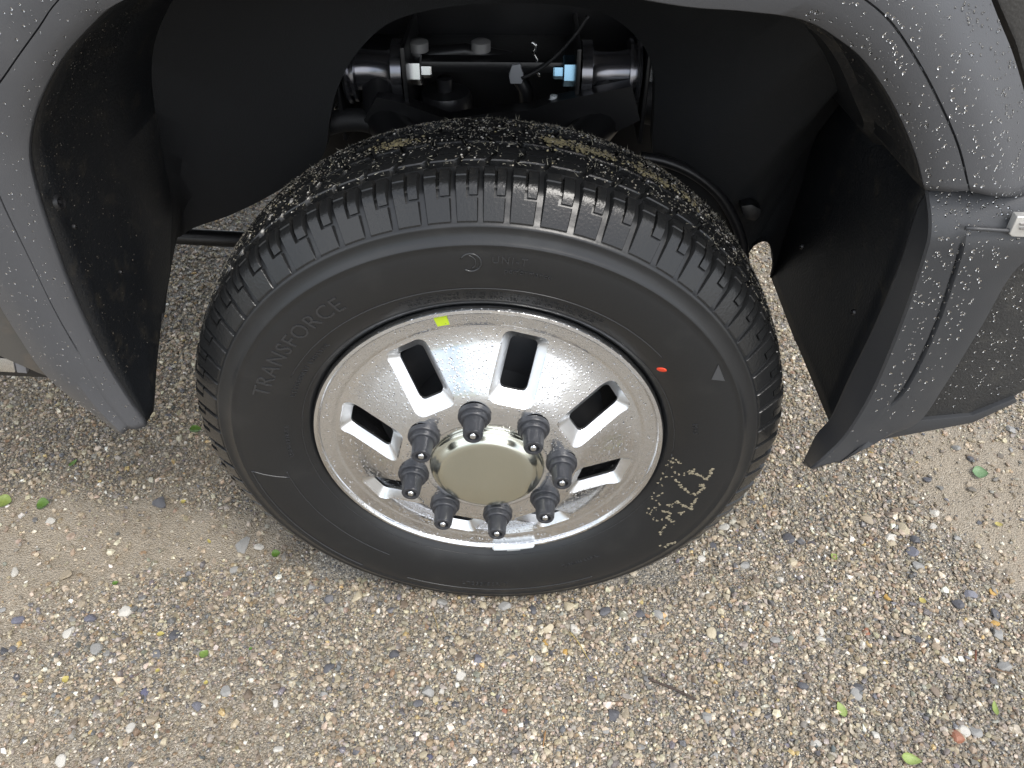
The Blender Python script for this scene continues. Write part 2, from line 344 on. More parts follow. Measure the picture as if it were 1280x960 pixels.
notable = [(1132, 660, 11, cream), (1115, 669, 9, white), (1146, 672, 9, slate), (1143, 687, 9, (.16, .16, .19)), (1085, 647, 9, tan), (1149, 705, 9, grey), (992, 701, 9, cream), (977, 722, 6, white), (987, 672, 9, slate), (1002, 675, 6, slate),
 (904, 658, 8, white), (893, 682, 7, slate), (928, 653, 9, tan), (877, 700, 6, white), (932, 704, 8, grey), (945, 724, 8, brown), (889, 792, 9, cream), (900, 796, 8, slate), (886, 746, 8, tan), (1111, 744, 6, ochre), (1244, 735, 7, ochre), (1248, 762, 8, slate), (1247, 775, 6, ochre),
 (1250, 790, 9, grey), (1258, 830, 10, grey), (1075, 836, 10, cream), (1085, 785, 7, rust), (1026, 787, 7, white), (1027, 796, 7, white), (968, 799, 8, grey), (885, 898, 10, grey), (1019, 930, 8, white), (1095, 921, 8, white), (1197, 921, 10, rust), (1205, 912, 8, white), (1220, 913, 9, grey), (1073, 858, 9, slate), (1005, 858, 8, slate), (1071, 867, 9, grey), (1183, 824, 6, white), (1170, 862, 8, brown),
 (1168, 640, 8, white), (1122, 635, 7, brown), (1160, 598, 6, slate), (1213, 571, 7, brown), (1196, 560, 8, grey), (1264, 536, 8, grey), (1213, 574, 5, slate), (1166, 656, 6, white), (1148, 798, 6, slate), (1200, 750, 8, slate), (1215, 740, 9, (.20, .20, .23)),
 (685, 786, 10, cream), (718, 787, 9, white), (735, 795, 8, brown), (682, 803, 7, ochre), (707, 814, 6, ochre), (493, 818, 9, slate), (597, 825, 9, (.14, .14, .165)), (577, 844, 8, white), (609, 777, 7, white), (602, 748, 6, white), (615, 765, 8, brown), (535, 865, 11, grey), (552, 865, 6, white), (569, 880, 6, slate), (522, 880, 8, slate), (631, 888, 6, rust), (767, 893, 11, slate), (758, 912, 8, grey), (529, 944, 7, cream), (537, 946, 6, (.12, .12, .18)), (445, 938, 8, slate), (804, 779, 6, cream), (793, 799, 6, white), (735, 768, 9, brown), (433, 755, 5, white), (537, 739, 7, tan),
 (303, 681, 13, grey), (323, 683, 8, white), (292, 710, 7, grey), (217, 792, 9, slate), (154, 763, 9, white), (83, 788, 9, white), (100, 752, 7, tan), (21, 773, 8, (.16, .16, .2)), (179, 864, 6, (.12, .12, .18)), (246, 883, 8, (.2, .2, .23)), (365, 845, 7, cream), (367, 856, 7, cream), (411, 838, 9, slate), (311, 870, 9, brown), (75, 951, 8, white), (17, 714, 7, white), (60, 648, 8, white), (199, 626, 12, slate), (163, 911, 7, white), (190, 900, 9, tan), (283, 866, 8, grey), (405, 870, 6, grey), (346, 880, 6, white), (80, 716, 9, tan), (390, 735, 7, grey), (120, 808, 9, grey), (110, 770, 8, (.15, .15, .18)), (205, 928, 6, cream), (350, 940, 7, white)]
for px, py, rp_, c in notable:
    q = at(px, py, z=-.398); dist = np.linalg.norm(q-CAMP); pebble(q[0], q[1], rp_*dist/FPX*.74, c, random.uniform(.45, .7))
cl = [cream, white, grey, slate, tan, tan, grey, brown, slate, (.19, .17, .14), (.23, .20, .16), (.14, .14, .15)]
k = 0
while k < 110:
    x, y = random.uniform(-1.1, 1.2), random.uniform(-.36, .62)
    if abs(x) < .38 and y > -.02: continue
    pebble(x, y, random.uniform(.005, .0085), (np.array(random.choice(cl))*random.uniform(.75, 1.1)).tolist(), random.uniform(.35, .6)); k += 1
for a_ in np.linspace(-.3, .3, 12):      # stones pushed up against the foot of the tyre
    pebble(a_+random.uniform(-.02, .02), random.uniform(-.035, -.005), random.uniform(.006, .011), random.choice(cl))

# ------------------------------------------------------------------ the truck
truck = bpy.data.objects.new('pickup_truck', None); col.objects.link(truck); truck.empty_display_size = .3
truck['label'] = 'dark grey pickup truck front corner with large black wheel and rain drops'; truck['category'] = 'pickup truck'

# --- wheel arch flare: stations of (lip, groove, outer edge)
def X3(p, y): return at(p[0], p[1], y=y)
ST = [((181, 533), (162, 535), (145, 534)), ((150, 487), (130, 495), (105, 508)), ((122, 440), (103, 448), (60, 470)), ((90, 372), (70, 390), (28, 425)), ((60, 292), (35, 318), (-10, 362)), ((42, 235), (0, 245), (-60, 270)),
      ((34, 190), (-20, 185), (-100, 170)), ((42, 140), (-18, 135), (-100, 60)), ((70, 80), (12, 87), (-70, -30)), ((110, 32), (48, 36), (-20, -100)), ((150, 0), (78, -5), (40, -160))]
SR = [((854, 6), (905, -60), (960, -170)), ((930, 12), (1000, -45), (1100, -150)), ((1005, 23), (1062, -14), (1190, -80)), ((1054, 50), (1107, 20), (1225, -25)), ((1087, 80), (1137, 60), (1246, 25)), ((1121, 133), (1167, 113), (1266, 75)), ((1147, 193), (1197, 180), (1286, 150)), ((1158, 236), (1212, 238), (1302, 241))]
TOPL = [(-.2, .630), (-.07, .632), (.08, .612)]
YL, YG, YO = -.042, -.052, -.036
lip = [X3(s[0], YL) for s in ST]; gro = [X3(s[1], YG) for s in ST]; out = [X3(s[2], YO) for s in ST]
for x_, z_ in TOPL:
    d = np.array([x_, 0, z_-.1]); d /= np.linalg.norm(d)
    lip.append(np.array([x_, YL, z_])); gro.append(np.array([x_, YG, z_])+d*.058); out.append(np.array([x_, YO, z_])+d*.16)
nlip_left = len(lip)
for s in SR:
    lip.append(X3(s[0], YL)); gro.append(X3(s[1], YG)); out.append(X3(s[2], -.022))
NS = 150
OPL = [(176, 520), (190, 462), (213, 328), (232, 291), (290, 268), (345, 240), (400, 200), (412, 150), (422, 110), (446, 66), (488, 28), (565, 8), (640, 4), (715, 8), (765, 22), (802, 54), (818, 95), (818, 135), (816, 185), (826, 240), (865, 288), (908, 314)]
OPB = [(908, 314), (928, 318), (936, 316), (942, 308), (948, 304), (954, 302), (960, 304), (963, 318)]
opn = [at(a_, b_, y=.27) for a_, b_ in OPL]
key = np.concatenate([np.array(lip), np.array(gro), np.array(out), np.array(opn)], 1)
KC = catmull(key, NS); LIP, GRO, OUT, OPA = KC[:, :3], KC[:, 3:6], KC[:, 6:9], KC[:, 9:12]
def nrm2(d):
    d = d.copy(); d[:, 1] = 0; return d/np.linalg.norm(d, axis=1)[:, None]
dg = nrm2(GRO-LIP); do = nrm2(OUT-GRO)
fade = np.clip((np.arange(NS)-14)/6, 0, 1)[:, None]         # the groove starts above the lower tip
yv = np.array([0, 1, 0.])
rows = [LIP+yv*.007, LIP+yv*.0005, LIP+dg*.0006-yv*.0003, LIP*.5+GRO*.5+yv*-.003,
        GRO-dg*.0022, GRO-dg*.0014+yv*.005*fade, GRO+do*.0012+yv*.005*fade, GRO+do*.0022,
        GRO*.72+OUT*.28+yv*-.010, GRO*.4+OUT*.6+yv*-.009, OUT, OUT+yv*.03]
V = np.stack(rows, 1).reshape(-1, 3); me = new_mesh('wheel_arch_flare', up(V), grid_faces(NS, len(rows)), True, 35)
flare = solid(put('wheel_arch_flare', me, M_flare, truck), .003)
flare['label'] = 'grey matt arch trim with a groove and rain drops'
flare_V = V.reshape(NS, len(rows), 3)

# --- bumper corner: rows from the top seam down, columns from the wheel side forward
BR = [((1163, 241), (1171, 246), (1212, 246), (1330, 248)), ((1150, 262), (1166, 284), (1206, 286), (1330, 292)), ((1128, 330), (1147, 348), (1190, 345), (1268, 335)),
      ((1098, 405), (1122, 418), (1164, 418), (1224, 408)), ((1064, 475), (1090, 492), (1130, 485), (1178, 482)), ((1040, 526), (1058, 544), (1096, 523), (1146, 527)), ((1023, 546), (1034, 569), (1068, 560), (1112, 541)), ((1006, 581), (1014, 586), (1046, 577), (1086, 551))]
yI, yF = .008, -.050
I_ = [X3(b_[0], yI) for b_ in BR]; F_ = [X3(b_[1], yF) for b_ in BR]; G_ = [X3(b_[2], yF-.004) for b_ in BR]; R_ = [X3(b_[3], yF-.006) for b_ in BR]
NB = 48
BK = catmull(np.concatenate([np.array(I_), np.array(F_), np.array(G_), np.array(R_)], 1), NB)
bi, bf, bgv, brr = BK[:, :3], BK[:, 3:6], BK[:, 6:9], BK[:, 9:12]
roll = (np.clip(1-np.arange(NB)/6.0, 0, 1)**1.6)[:, None]*yv*.030           # rounded shoulder along the top seam
ga = (np.clip((np.arange(NB)-5)/2, 0, 1)*np.clip((33-np.arange(NB))/3, 0, 1))[:, None]
xd = np.array([1., 0, 0])
cols_ = [bi+yv*.004, bi, bf*.97+bi*.03+roll, bf+xd*.0015+roll, bgv-xd*.004+roll, bgv-xd*.0015+yv*.004*ga+roll, bgv+xd*.0012+yv*.004*ga+roll, bgv+xd*.0035+yv*-.002*ga+roll, bgv*.4+brr*.6+yv*-.004+roll, brr+roll, brr+yv*.012+roll]
V = np.stack(cols_, 1).reshape(-1, 3)
top = np.stack([c[0]+yv*.04 for c in cols_], 0)                              # top return of the shoulder
parts = [(list(V), grid_faces(NB, len(cols_)))]
t2 = np.stack([np.stack([c[0] for c in cols_]), top], 1).reshape(-1, 3); parts.append((list(t2), grid_faces(len(cols_), 2)))
V, F = join(parts)
bumper = solid(put('front_bumper', new_mesh('front_bumper', up(V), F, True, 28), M_bump, truck), .004)
bumper['label'] = 'grey moulded bumper corner ahead of the wheel'
# horizontal crease from the groove forward, beside the badge
P = [X3((q, 285+(q-1205)*.06), yF-.0085) for q in np.linspace(1207, 1330, 8)]
put('crease', new_mesh('crease', up(tube(P, .0022, 8)[0]), tube(P, .0022, 8)[1]), M_bump, bumper)
# lower tip of the bumper with its return
tipo = [(1090, 545), (1148, 526), (1215, 520), (1270, 498), (1272, 503), (1216, 529), (1152, 541), (1092, 552)]
def prism(px, y0, y1, bev=0):
    """outline given by survey points, with depth towards the truck's middle"""
    A = [at(a_, b_, y=y0) for a_, b_ in px]; n = len(A); V = [tuple(p) for p in A]+[(p[0], y1, p[2]) for p in A]
    F = [tuple(range(n)), tuple(range(2*n-1, n-1, -1))]+[(i, i+n, (i+1) % n+n, (i+1) % n) for i in range(n)]
    return V, F
def bevelled(name, VF, mat_, parent, w_=.002, seg=2):
    import bmesh
    V, F = VF; bm = bmesh.new(); vs_ = [bm.verts.new(v) for v in up(V)]
    for f in F: bm.faces.new([vs_[i] for i in f])
    bmesh.ops.recalc_face_normals(bm, faces=bm.faces)
    if w_: bmesh.ops.bevel(bm, geom=bm.edges[:], offset=w_, segments=seg, affect='EDGES', profile=.6, clamp_overlap=True)
    bmesh.ops.triangulate(bm, faces=[f for f in bm.faces if len(f.verts) > 4])
    me = bpy.data.meshes.new(name); bm.to_mesh(me); bm.free(); me.polygons.foreach_set('use_smooth', np.ones(len(me.polygons), bool)); me.set_sharp_from_angle(angle=R(30))
    return put(name, me, mat_, parent)
bevelled('bumper_lip', prism(tipo, -.050, .02), M_bump, bumper, .002)
bevelled('lower_valance', prism([(1330, 240), (1281, 306), (1262, 336), (1222, 404), (1180, 470), (1151, 522), (1166, 529), (1215, 519), (1262, 500), (1290, 484), (1340, 440), (1400, 380), (1400, 280)], -.044, .05), M_valance, bumper, .004)['label'] = 'rough black lower panel of the bumper speckled with grit'
# badge at the picture's edge
bd = bevelled('badge', prism([(1272, 271), (1262, 293), (1265, 296), (1330, 299), (1335, 272)], -.062, -.052), M_badge, bumper, .0012, 3)
bd['label'] = 'silver badge with slanted end'
lt = []
for yy in (280, 285.5):
    lt.append(prism([(1276, yy), (1275, yy+2.2), (1320, yy+3.6), (1320, yy+1.4)], -.0640, -.061))
V, F = join(lt); put('badge_letter', new_mesh('badge_letter', up(V), F, False), mat('badge_letter_grey', (.30, .29, .28), .4, .5), bumper)
# dark panel ahead of the fender
bevelled('headlamp_surround', prism([(1243, -6), (1270, 56), (1284, 110), (1290, 160), (1296, 250), (1420, 250), (1420, -60), (1230, -60)], -.004, .05), mat('headlamp_trim', (.05, .048, .045), .45, bump=(300, .6, .0012)), truck, .004)

# --- wheel arch liner, one skin from the trim's lip to the opening over the suspension
LBI = bi[:38:2]; LB = LBI-yv*.020; LBO = catmull(np.array([at(a_, b_, y=.27) for a_, b_ in OPB]), len(LB))                                 # lip goes on down the bumper's wheel side
lipall = np.concatenate([LIP, LB], 0); n1 = len(lipall)
cen = np.array([0, 0, .12]); dn = nrm2(cen-lipall)
# depth of the side skin along the arch
tt = np.linspace(0, 1, n1)
dep = np.interp(tt, [0, .02, .07, .13, .25, .5, .68, .80, .86, .89, .93, 1], [.015, .06, .19, .25, .27, .24, .13, .14, .19, .26, .34, .36])[:, None]
wob = (np.sin(tt*70)*.5+np.sin(tt*31+1))[:, None]
ins = np.interp(tt, [0, .06, .12, .9, 1], [.0, .006, .02, .02, .004])[:, None]
L0 = lipall + yv*.004
L1 = lipall + yv*(.012+dep*.12) + dn*ins*.25
L2 = lipall + yv*(.02+dep*.45) + dn*ins*.5 + dn*wob*.0015
L3 = lipall + yv*(.02+dep*.5) + dn*ins*.9 + dn*wob*.0015
L4 = lipall + yv*(.02+dep*.95) + dn*ins*1.1
OPN = np.concatenate([OPA, LBO], 0)
low = np.minimum(np.clip((tt-.05)/.07, 0, 1), np.clip((1-tt)/.02, 0, 1))[:, None]
def toward(f):
    q = L4*(1-f*low)+OPN*(f*low); return q
blg = low*np.clip((.80-tt)/.08, 0, 1)[:, None]
rows = [L0, L1, L2, L3, L4, toward(.25)+yv*.02*blg, toward(.6)+yv*.02*blg, toward(1.0), toward(1.0)+yv*.03*low]
V = np.stack(rows, 1).reshape(-1, 3)
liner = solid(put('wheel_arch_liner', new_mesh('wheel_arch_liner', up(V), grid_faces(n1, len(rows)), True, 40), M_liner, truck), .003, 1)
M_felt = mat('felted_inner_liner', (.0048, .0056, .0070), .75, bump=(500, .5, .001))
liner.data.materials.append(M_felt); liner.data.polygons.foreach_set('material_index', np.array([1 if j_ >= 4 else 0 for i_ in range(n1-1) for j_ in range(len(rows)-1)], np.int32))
liner['label'] = 'black plastic wheel arch liner with dusty streaks'
liner_V = V.reshape(n1, len(rows), 3)
def fastener(p, nrm, r=.008):
    v, f = lathe([(r, 0), (r, -.002), (r*.72, -.0035), (r*.66, -.0015), (r*.3, -.0015), (r*.25, -.004), (.0003, -.0042)], 16)
    q = Vector((0, -1, 0)).rotation_difference(Vector(nrm)); V = [q@Vector(a_)+Vector(p) for a_ in v]
    return put('fastener', new_mesh('fastener', up(V), f, True, 40), M_black, liner)
def on_x(px, py, x):
    d = _F + _R*(px-640)/FPX + _U*(480-py)/FPX
    return CAMP + d*((x-CAMP[0])/d[0])
fastener(on_x(73, 253, -.440), (1, -.1, .1), .0085)
for px_, py_, x_, r_ in ((92, 283, -.444, .003), (1068, 390, .447, .004), (1003, 308, .436, .004), (150, 340, -.452, .003)):
    fastener(on_x(px_, py_, x_), (1 if x_ < 0 else -1, -.15, .05), r_)

# --- fender sides behind the trim, hood and underbody close the well from above
bevelled('rocker_panel', prism([(-200, 250), (-40, 330), (60, 455), (80, 478), (50, 468), (0, 446), (-80, 420), (-250, 380)], -.004, .03), mat('rocker_paint', (.085, .08, .072), .5, bump=(300, .4, .001), var=(20, .5, (.12, .10, .08))), truck, .003)
# running board end
rb = bevelled('running_board', prism([(69, 453), (72, 473), (40, 472), (-300, 455), (-300, 428), (20, 446)], .03, .14), M_black, truck, .003)
rb['label'] = 'black running board end with bright step strip'
def slab(px, y0, y1, name, m_, par):
    return bevelled(name, prism(px, y0, y1), m_, par, .0015)
slab([(16, 449), (19, 466), (-300, 446), (-300, 424)], .022, .06, 'step_strip', M_step, rb)
slab([(30, 451), (34, 467), (21, 466), (17, 449)], .024, .06, 'step_end_cap', M_greyplastic, rb)
V, F = box(-1.9, .95, -.02, 1.9, .80, .84, .01); put('hood', new_mesh('hood', up(V), F, True, 30), M_fender, truck)
V, F = box(-1.9, .72, .62, 1.75, .24, .80, .02); put('underbody', new_mesh('underbody', up(V), F, True, 30), M_under, truck)
V, F = box(-1.9, -.62, .10, .62, .36, .80, .02); put('cab_floor', new_mesh('cab_floor', up(V), F, True, 30), M_under, truck)

# --- chassis parts seen through the opening
V, F = box(-1.6, .75, .47, .58, .17, .36, .012); frame = put('frame_rail', new_mesh('frame_rail', up(V), F, True, 30), M_black, truck)
V, F = box(-.30, .30, .44, .60, .36, .62, .03); put('shock_tower', new_mesh('shock_tower', up(V), F, True, 30), M_black, truck)
arm = []
zA = .385; yA = .34
ball = Vector((.02, .17, .30))
for s_, xa in ((-1, -.157), (1, .155)):
    arm.append(tube([Vector((xa, yA, zA)), Vector((xa*1.0, yA-.03, zA-.045)), Vector((xa*.75, .26, .32)), Vector((xa*.3, .20, .30)), ball], [.026, .028, .03, .028, .03], 14))
arm.append(lathe([(.045, 0), (.045, -.03), (.03, -.04), (.012, -.042)], 20))
arm.append(prism([(455, 150), (470, 122), (500, 128), (560, 150), (620, 140), (660, 138), (700, 126), (740, 118), (790, 108), (800, 150), (760, 170), (640, 180), (470, 180)], .285, .31))
V, F = join(arm[:2]+arm[3:]); ca = put('upper_control_arm', new_mesh('upper_control_arm', up(V), F, True, 40), M_black, truck); ca['label'] = 'black upper control arm above the tyre'
def xlathe(prof, xc, yc, zc, n=24):
    """profile (x, r) turned round an axis along x"""
    V = []
    for i in range(n):
        a_ = 2*math.pi*i/n
        for x_, r_ in prof: V.append((xc+x_, yc+r_*math.cos(a_), zc+r_*math.sin(a_)))
    return V, grid_faces(n, len(prof), True)
def hexnut(xc, yc, zc, r_, t_):
    V = []; 
    for x_, k_ in ((-t_/2, .9), (-t_/2+.002, 1), (t_/2-.002, 1), (t_/2, .9)):
        for i in range(6):
            a_ = math.pi/3*i+.3; V.append((xc+x_, yc+r_*k_*math.cos(a_), zc+r_*k_*math.sin(a_)))
    F = [(j*6+i, j*6+(i+1) % 6, (j+1)*6+(i+1) % 6, (j+1)*6+i) for j in range(3) for i in range(6)]+[tuple(range(5, -1, -1)), tuple(range(18, 24))]
    return V, F
def bushing(xc, s_, blue):
    zc = zA+.01
    prof = [(-.046, .006), (-.046, .034), (-.042, .036), (-.039, .034), (-.039, .028), (-.034, .028), (-.034, .034), (-.030, .034), (-.030, .022), (-.012, .020), (.012, .020), (.020, .024), (.020, .031), (.034, .031), (.034, .010)]
    prof = [(x_*s_*-1, r_*1.28) for x_, r_ in prof]
    V, F = xlathe(prof, xc, yA, zc); b_ = put('bushing', new_mesh('bushing', up(V), F, True, 35), mat('bushing_metal', (.22, .22, .24), .2, .9), ca)
    for e, m_ in ((s_*.062, M_steel), (-s_*.050, M_blue if blue else M_steel)):
        V, F = join([hexnut(xc+e, yA, zc, .0205, .018), hexnut(xc+e+math.copysign(.014, e), yA, zc, .011, .016), xlathe([(-.002, .004), (-.002, .034), (.002, .034), (.002, .004)], xc+e-math.copysign(.010, e), yA, zc)])
        put('bolt', new_mesh('bolt', up(V), F, True, 25), m_, ca)
    for e in (-.053, .040):
        v, f = box(xc+e*s_*-1-.003, xc+e*s_*-1+.003, yA-.045, yA+.12, zc-.085, zc+.045, .002)
        put('bracket_plate', new_mesh('bracket_plate', up(v), f, True, 30), M_black, ca)
bushing(-.157, -1, False); bushing(.155, 1, True)
# shock body and its nut behind the arm
V, F = lathe([(.0, 0)], 3)
def zlathe(prof, xc, yc, n=24):
    V = []
    for i in range(n):
        a_ = 2*math.pi*i/n
        for r_, z_ in prof: V.append((xc+r_*math.cos(a_), yc+r_*math.sin(a_), z_))
    return V, grid_faces(n, len(prof), True)
V, F = zlathe([(.04, .12), (.04, .33), (.036, .34), (.012, .342), (.012, .36), (.0005, .362)], -.075, .40); sh = put('shock_absorber', new_mesh('shock_absorber', up(V), F, True, 35), mat('shock_grey', (.03, .03, .032), .3), truck)
V, F = tube([(-.13, .36, .30), (-.13, .37, .37), (-.10, .37, .405), (-.04, .37, .41), (.02, .37, .40), (.045, .36, .36), (.05, .36, .30)], .011, 10); put('sway_bar', new_mesh('sway_bar', up(V), F), M_black, truck)
q0, q1 = at(445, 60, y=.36), at(720, 58, y=.36)
V, F = box(q0[0], q1[0], .335, .47, q0[2]-.024, q0[2]-.008, .005); put('arm_bracket', new_mesh('arm_bracket', up(V), F, True, 30), M_black, frame)
for px, py in ((523, 52), (601, 52)):
    p = at(px, py, y=.36); v, f = zlathe([(.0135, p[2]-.012), (.0135, p[2]), (.010, p[2]+.002), (.0005, p[2]+.003)], p[0], p[1], 20); put('bolt', new_mesh('bolt', up(v), f, True, 35), M_boltcap, frame)
# small hardware: clip, bright spring clip, wire, bolt, label, rear tube, hoses
V, F = prism([(640, 82), (650, 80), (655, 96), (652, 105), (638, 105), (636, 95)], .33, .345); bevelled('cable_clip', (V, F), mat('clip_grey', (.30, .31, .33), .5), frame, .0015)
P = catmull(np.array([at(a_, b_, y=.34) for a_, b_ in ((664, 52), (670, 58), (667, 66), (672, 76), (670, 84), (675, 95))]), 20); V, F = tube(P, .0028, 8); put('wire', new_mesh('wire', up(V), F), M_steel, frame)
P = catmull(np.array([at(a_, b_, y=.33) for a_, b_ in ((652, 98), (672, 88), (695, 70), (718, 45), (735, 20))]), 24); V, F = tube(P, .0025, 8); put('brake_line', new_mesh('brake_line', up(V), F), M_liner2, frame)
p = at(692, 122, y=.30); v, f = zlathe([(.009, p[2]-.02), (.009, p[2]-.004), (.005, p[2]-.002), (.005, p[2]+.003), (.0004, p[2]+.004)], p[0], p[1], 16); put('bolt', new_mesh('bolt', up(v), f, True, 35), M_weight, ca)
bevelled('paper_label', prism([(816, 88), (819, 104), (832, 107), (825, 97)], .36, .366), M_tag, frame, 0)
P = [at(a_, b_, y=.35) for a_, b_ in ((416, 112), (425, 120), (428, 128), (418, 136))]; V, F = tube(catmull(np.array(P), 12), .004, 8); put('hose_clamp', new_mesh('hose_clamp', up(V), F), M_steel, frame)
q0, q1 = at(150, 291, y=.62), at(330, 301, y=.62); V, F = tube([q0+(q0-q1)*2, q1+(q1-q0)], .017, 16); put('exhaust_pipe', new_mesh('exhaust_pipe', up(V), F), M_black, truck)
P = catmull(np.array([at(a_, b_, y=.235) for a_, b_ in ((800, 196), (835, 203), (868, 218), (898, 243), (918, 275), (928, 305), (931, 330))]), 40); V, F = tube(P, .0075, 10); put('brake_hose', new_mesh('brake_hose', up(V), F), M_black, truck)
V, F = prism([(926, 258), (940, 256), (952, 262), (952, 270), (944, 277), (930, 274)], .22, .245); bevelled('hose_bracket', (V, F), M_black, truck, .003)
P = catmull(np.array([at(a_, b_, y=.30) for a_, b_ in ((790, 150), (815, 150), (850, 162), (880, 190))]), 30); V, F = tube(P-np.array([0, -.06, 0]), .03, 18); put('splash_duct', new_mesh('splash_duct', up(V), F), M_liner2, truck)
P = catmull(np.array([at(a_, b_, y=.30) for a_, b_ in ((395, 160), (420, 152), (450, 150), (480, 158))]), 20); V, F = tube(P, .016, 12); put('tie_rod', new_mesh('tie_rod', up(V), F), M_liner2, truck)

# ------------------------------------------------------------------ wheel (rim) and tyre; local frame centred on the axle
A0 = R(97.6); LIPR = .245
def dome(r_):
    return np.interp(r_, [.07, .098, .106, .114, .122, .130, .138, .146, .154, .19, .198, .206, .214], [-.0430, -.0430, -.0427, -.0418, -.0400, -.0372, -.0334, -.0290, -.0243, -.0040, -.0014, .0003, .0010])
def rim_mesh():
    V = []; F = []; MI = []
    rin, rout = .086, .213; half = math.pi/8; rc = .1645
    ta = math.atan2
    # slot outline (tangential u, radial v) about (0, rc)
    def rr_loop(hw, hv, rad, ang):
        out_ = []
        for a_ in ang:
            c, s_ = math.cos(a_), math.sin(a_)
            # ray / rounded-box hit by bisection
            lo, hi = 0, .2
            for _ in range(40):
                m_ = (lo+hi)/2; qx, qy = abs(c*m_)-hw+rad, abs(s_*m_)-hv+rad
                d_ = math.hypot(max(qx, 0), max(qy, 0))+min(max(qx, qy), 0)-rad
                if d_ > 0: hi = m_
                else: lo = m_
            out_.append((c*lo, s_*lo))
        return out_
    angs = sorted(set([2*math.pi*i/72 for i in range(72)]))
    def sector_hit(a_):
        c, s_ = math.cos(a_), math.sin(a_); lo, hi = 0, .3
        for _ in range(44):
            m_ = (lo+hi)/2; u_, v_ = c*m_, rc+s_*m_; rr_ = math.hypot(u_, v_); th = abs(math.atan2(u_, v_))
            if th > half or rr_ > rout or rr_ < rin: hi = m_
            else: lo = m_
        return c*lo, s_*lo
    # exact sector corners
    for rr_ in (rin, rout):
        for sg in (-1, 1):
            angs.append(ta(rr_*math.cos(half)-rc, sg*rr_*math.sin(half)) % (2*math.pi))
    angs = sorted(set(round(a_, 6) for a_ in angs)); n = len(angs)
    L_out = rr_loop(.0300, .0440, .011, angs); L_mid = rr_loop(.0285, .0425, .0105, angs); L_in = rr_loop(.0186, .0312, .0075, angs)
    B = [sector_hit(a_) for a_ in angs]
    for k_ in range(8):
        th0 = A0-R(22.5)-k_*math.pi/4
        def place(u_, v_, dy=0, ymode=None):
            rr_ = math.hypot(u_, v_+rc); th = th0-math.atan2(u_, v_+rc)
            return (rr_*math.cos(th), float(dome(rr_))+dy, rr_*math.sin(th))
        o = len(V); rings = []
        for f_ in (0, .12, .24, .36, .48, .6, .72, .84, .94, 1):
            rings.append([place(b_[0]*(1-f_)+l_[0]*f_, b_[1]*(1-f_)+l_[1]*f_) for b_, l_ in zip(B, L_out)])
        rings.append([place(*l_, dy=.0015) for l_ in L_mid])
        rings.append([place(*l_, dy=.0115) for l_ in L_in]); rings.append([place(l_[0]*.97, l_[1]*.97, dy=.0125) for l_ in L_in]); rings.append([place(l_[0]*.97, l_[1]*.97, dy=.0165) for l_ in L_in])
        for rg in rings: V += rg
        for j in range(len(rings)-1):
            for i in range(n):
                F.append((o+j*n+i, o+j*n+(i+1) % n, o+(j+1)*n+(i+1) % n, o+(j+1)*n+i)); MI.append(1 if j >= 10 else 0)
    # hub face, lug flats and outer ring
    def rev(prof, n_=192):
        o = len(V); v, f = lathe(prof, n_); V.extend(v)
        for q in f: F.append(tuple(i+o for i in q)); MI.append(0)
    rev([(.0865, -.0430), (.080, -.0430), (.078, -.0420), (.078, -.03)])
    rev([(.2125, .0010), (.2138, .0014), (.2155, .0012), (.2175, .0004), (.2210, .0000), (.2330, -.0008), (.2352, -.0012), (.2366, -.0045), (.2390, -.0064), (.2430, -.0058), (.2450, -.0030), (.2458, .0015), (.2440, .008), (.236, .012), (.225, .016), (.214, .03), (.205, .07), (.205, .17)])
    me = new_mesh('wheel', V, F, True, 32); me.materials.append(M_alu); me.materials.append(M_slot)
    me.polygons.foreach_set('material_index', np.array(MI, np.int32))
    import bmesh
    bm = bmesh.new(); bm.from_mesh(me); bmesh.ops.remove_doubles(bm, verts=bm.verts, dist=1e-5); bmesh.ops.recalc_face_normals(bm, faces=bm.faces); bm.to_mesh(me); bm.free()
    me.set_sharp_from_angle(angle=R(32))
    return me
wheel = put('wheel', rim_mesh(), [M_alu, M_slot], truck, (0, 0, ZC)); wheel['label'] = 'polished alloy wheel with eight slots and black tyre'

# lug nut caps
for k_ in range(8):
    a_ = A0-k_*math.pi/4; cx, cz = .1027*math.cos(a_), .1027*math.sin(a_)
    prof = [(.0228, -.042), (.0228, -.0475), (.0218, -.0488), (.0192, -.0492), (.0190, -.0498), (.0190, -.0548), (.0178, -.0562), (.0152, -.0565), (.0150, -.0575), (.0148, -.062), (.0136, -.0765), (.0134, -.0790), (.0122, -.0805), (.0085, -.0806), (.0078, -.0790), (.0074, -.0765), (.0040, -.0765)]
    prof = [(r_*.94, y_) for r_, y_ in prof]
    v1, f1 = lathe(prof, 28, cx, cz); v2, f2 = lathe([(.0046, -.076), (.0046, -.0795), (.0036, -.0812), (.0016, -.0818), (.0002, -.0819)], 14, cx, cz)
    # six flats pressed into the cap's neck
    vv = []
    for v in v1:
        if v[1] < -.058 and v[1] > -.0795:
            dx, dz = v[0]-cx, v[2]-cz; al = math.atan2(dz, dx); r_ = math.hypot(dx, dz); m_ = (al % (math.pi/3))-math.pi/6
            if r_ > .011: r2 = min(r_, r_*.93/math.cos(m_)); dx, dz = dx*r2/r_, dz*r2/r_
            v = (cx+dx, v[1], cz+dz)
        vv.append(v)
    V, F = join([(vv, f1), (v2, f2)])
    me = new_mesh('lug_nut_cap', V, F, True, 28); me.materials.append(M_cap); me.materials.append(M_steel)
    me.polygons.foreach_set('material_index', np.array([0]*len(f1)+[1]*len(f2), np.int32)); put('lug_nut_cap', me, M_cap, wheel)
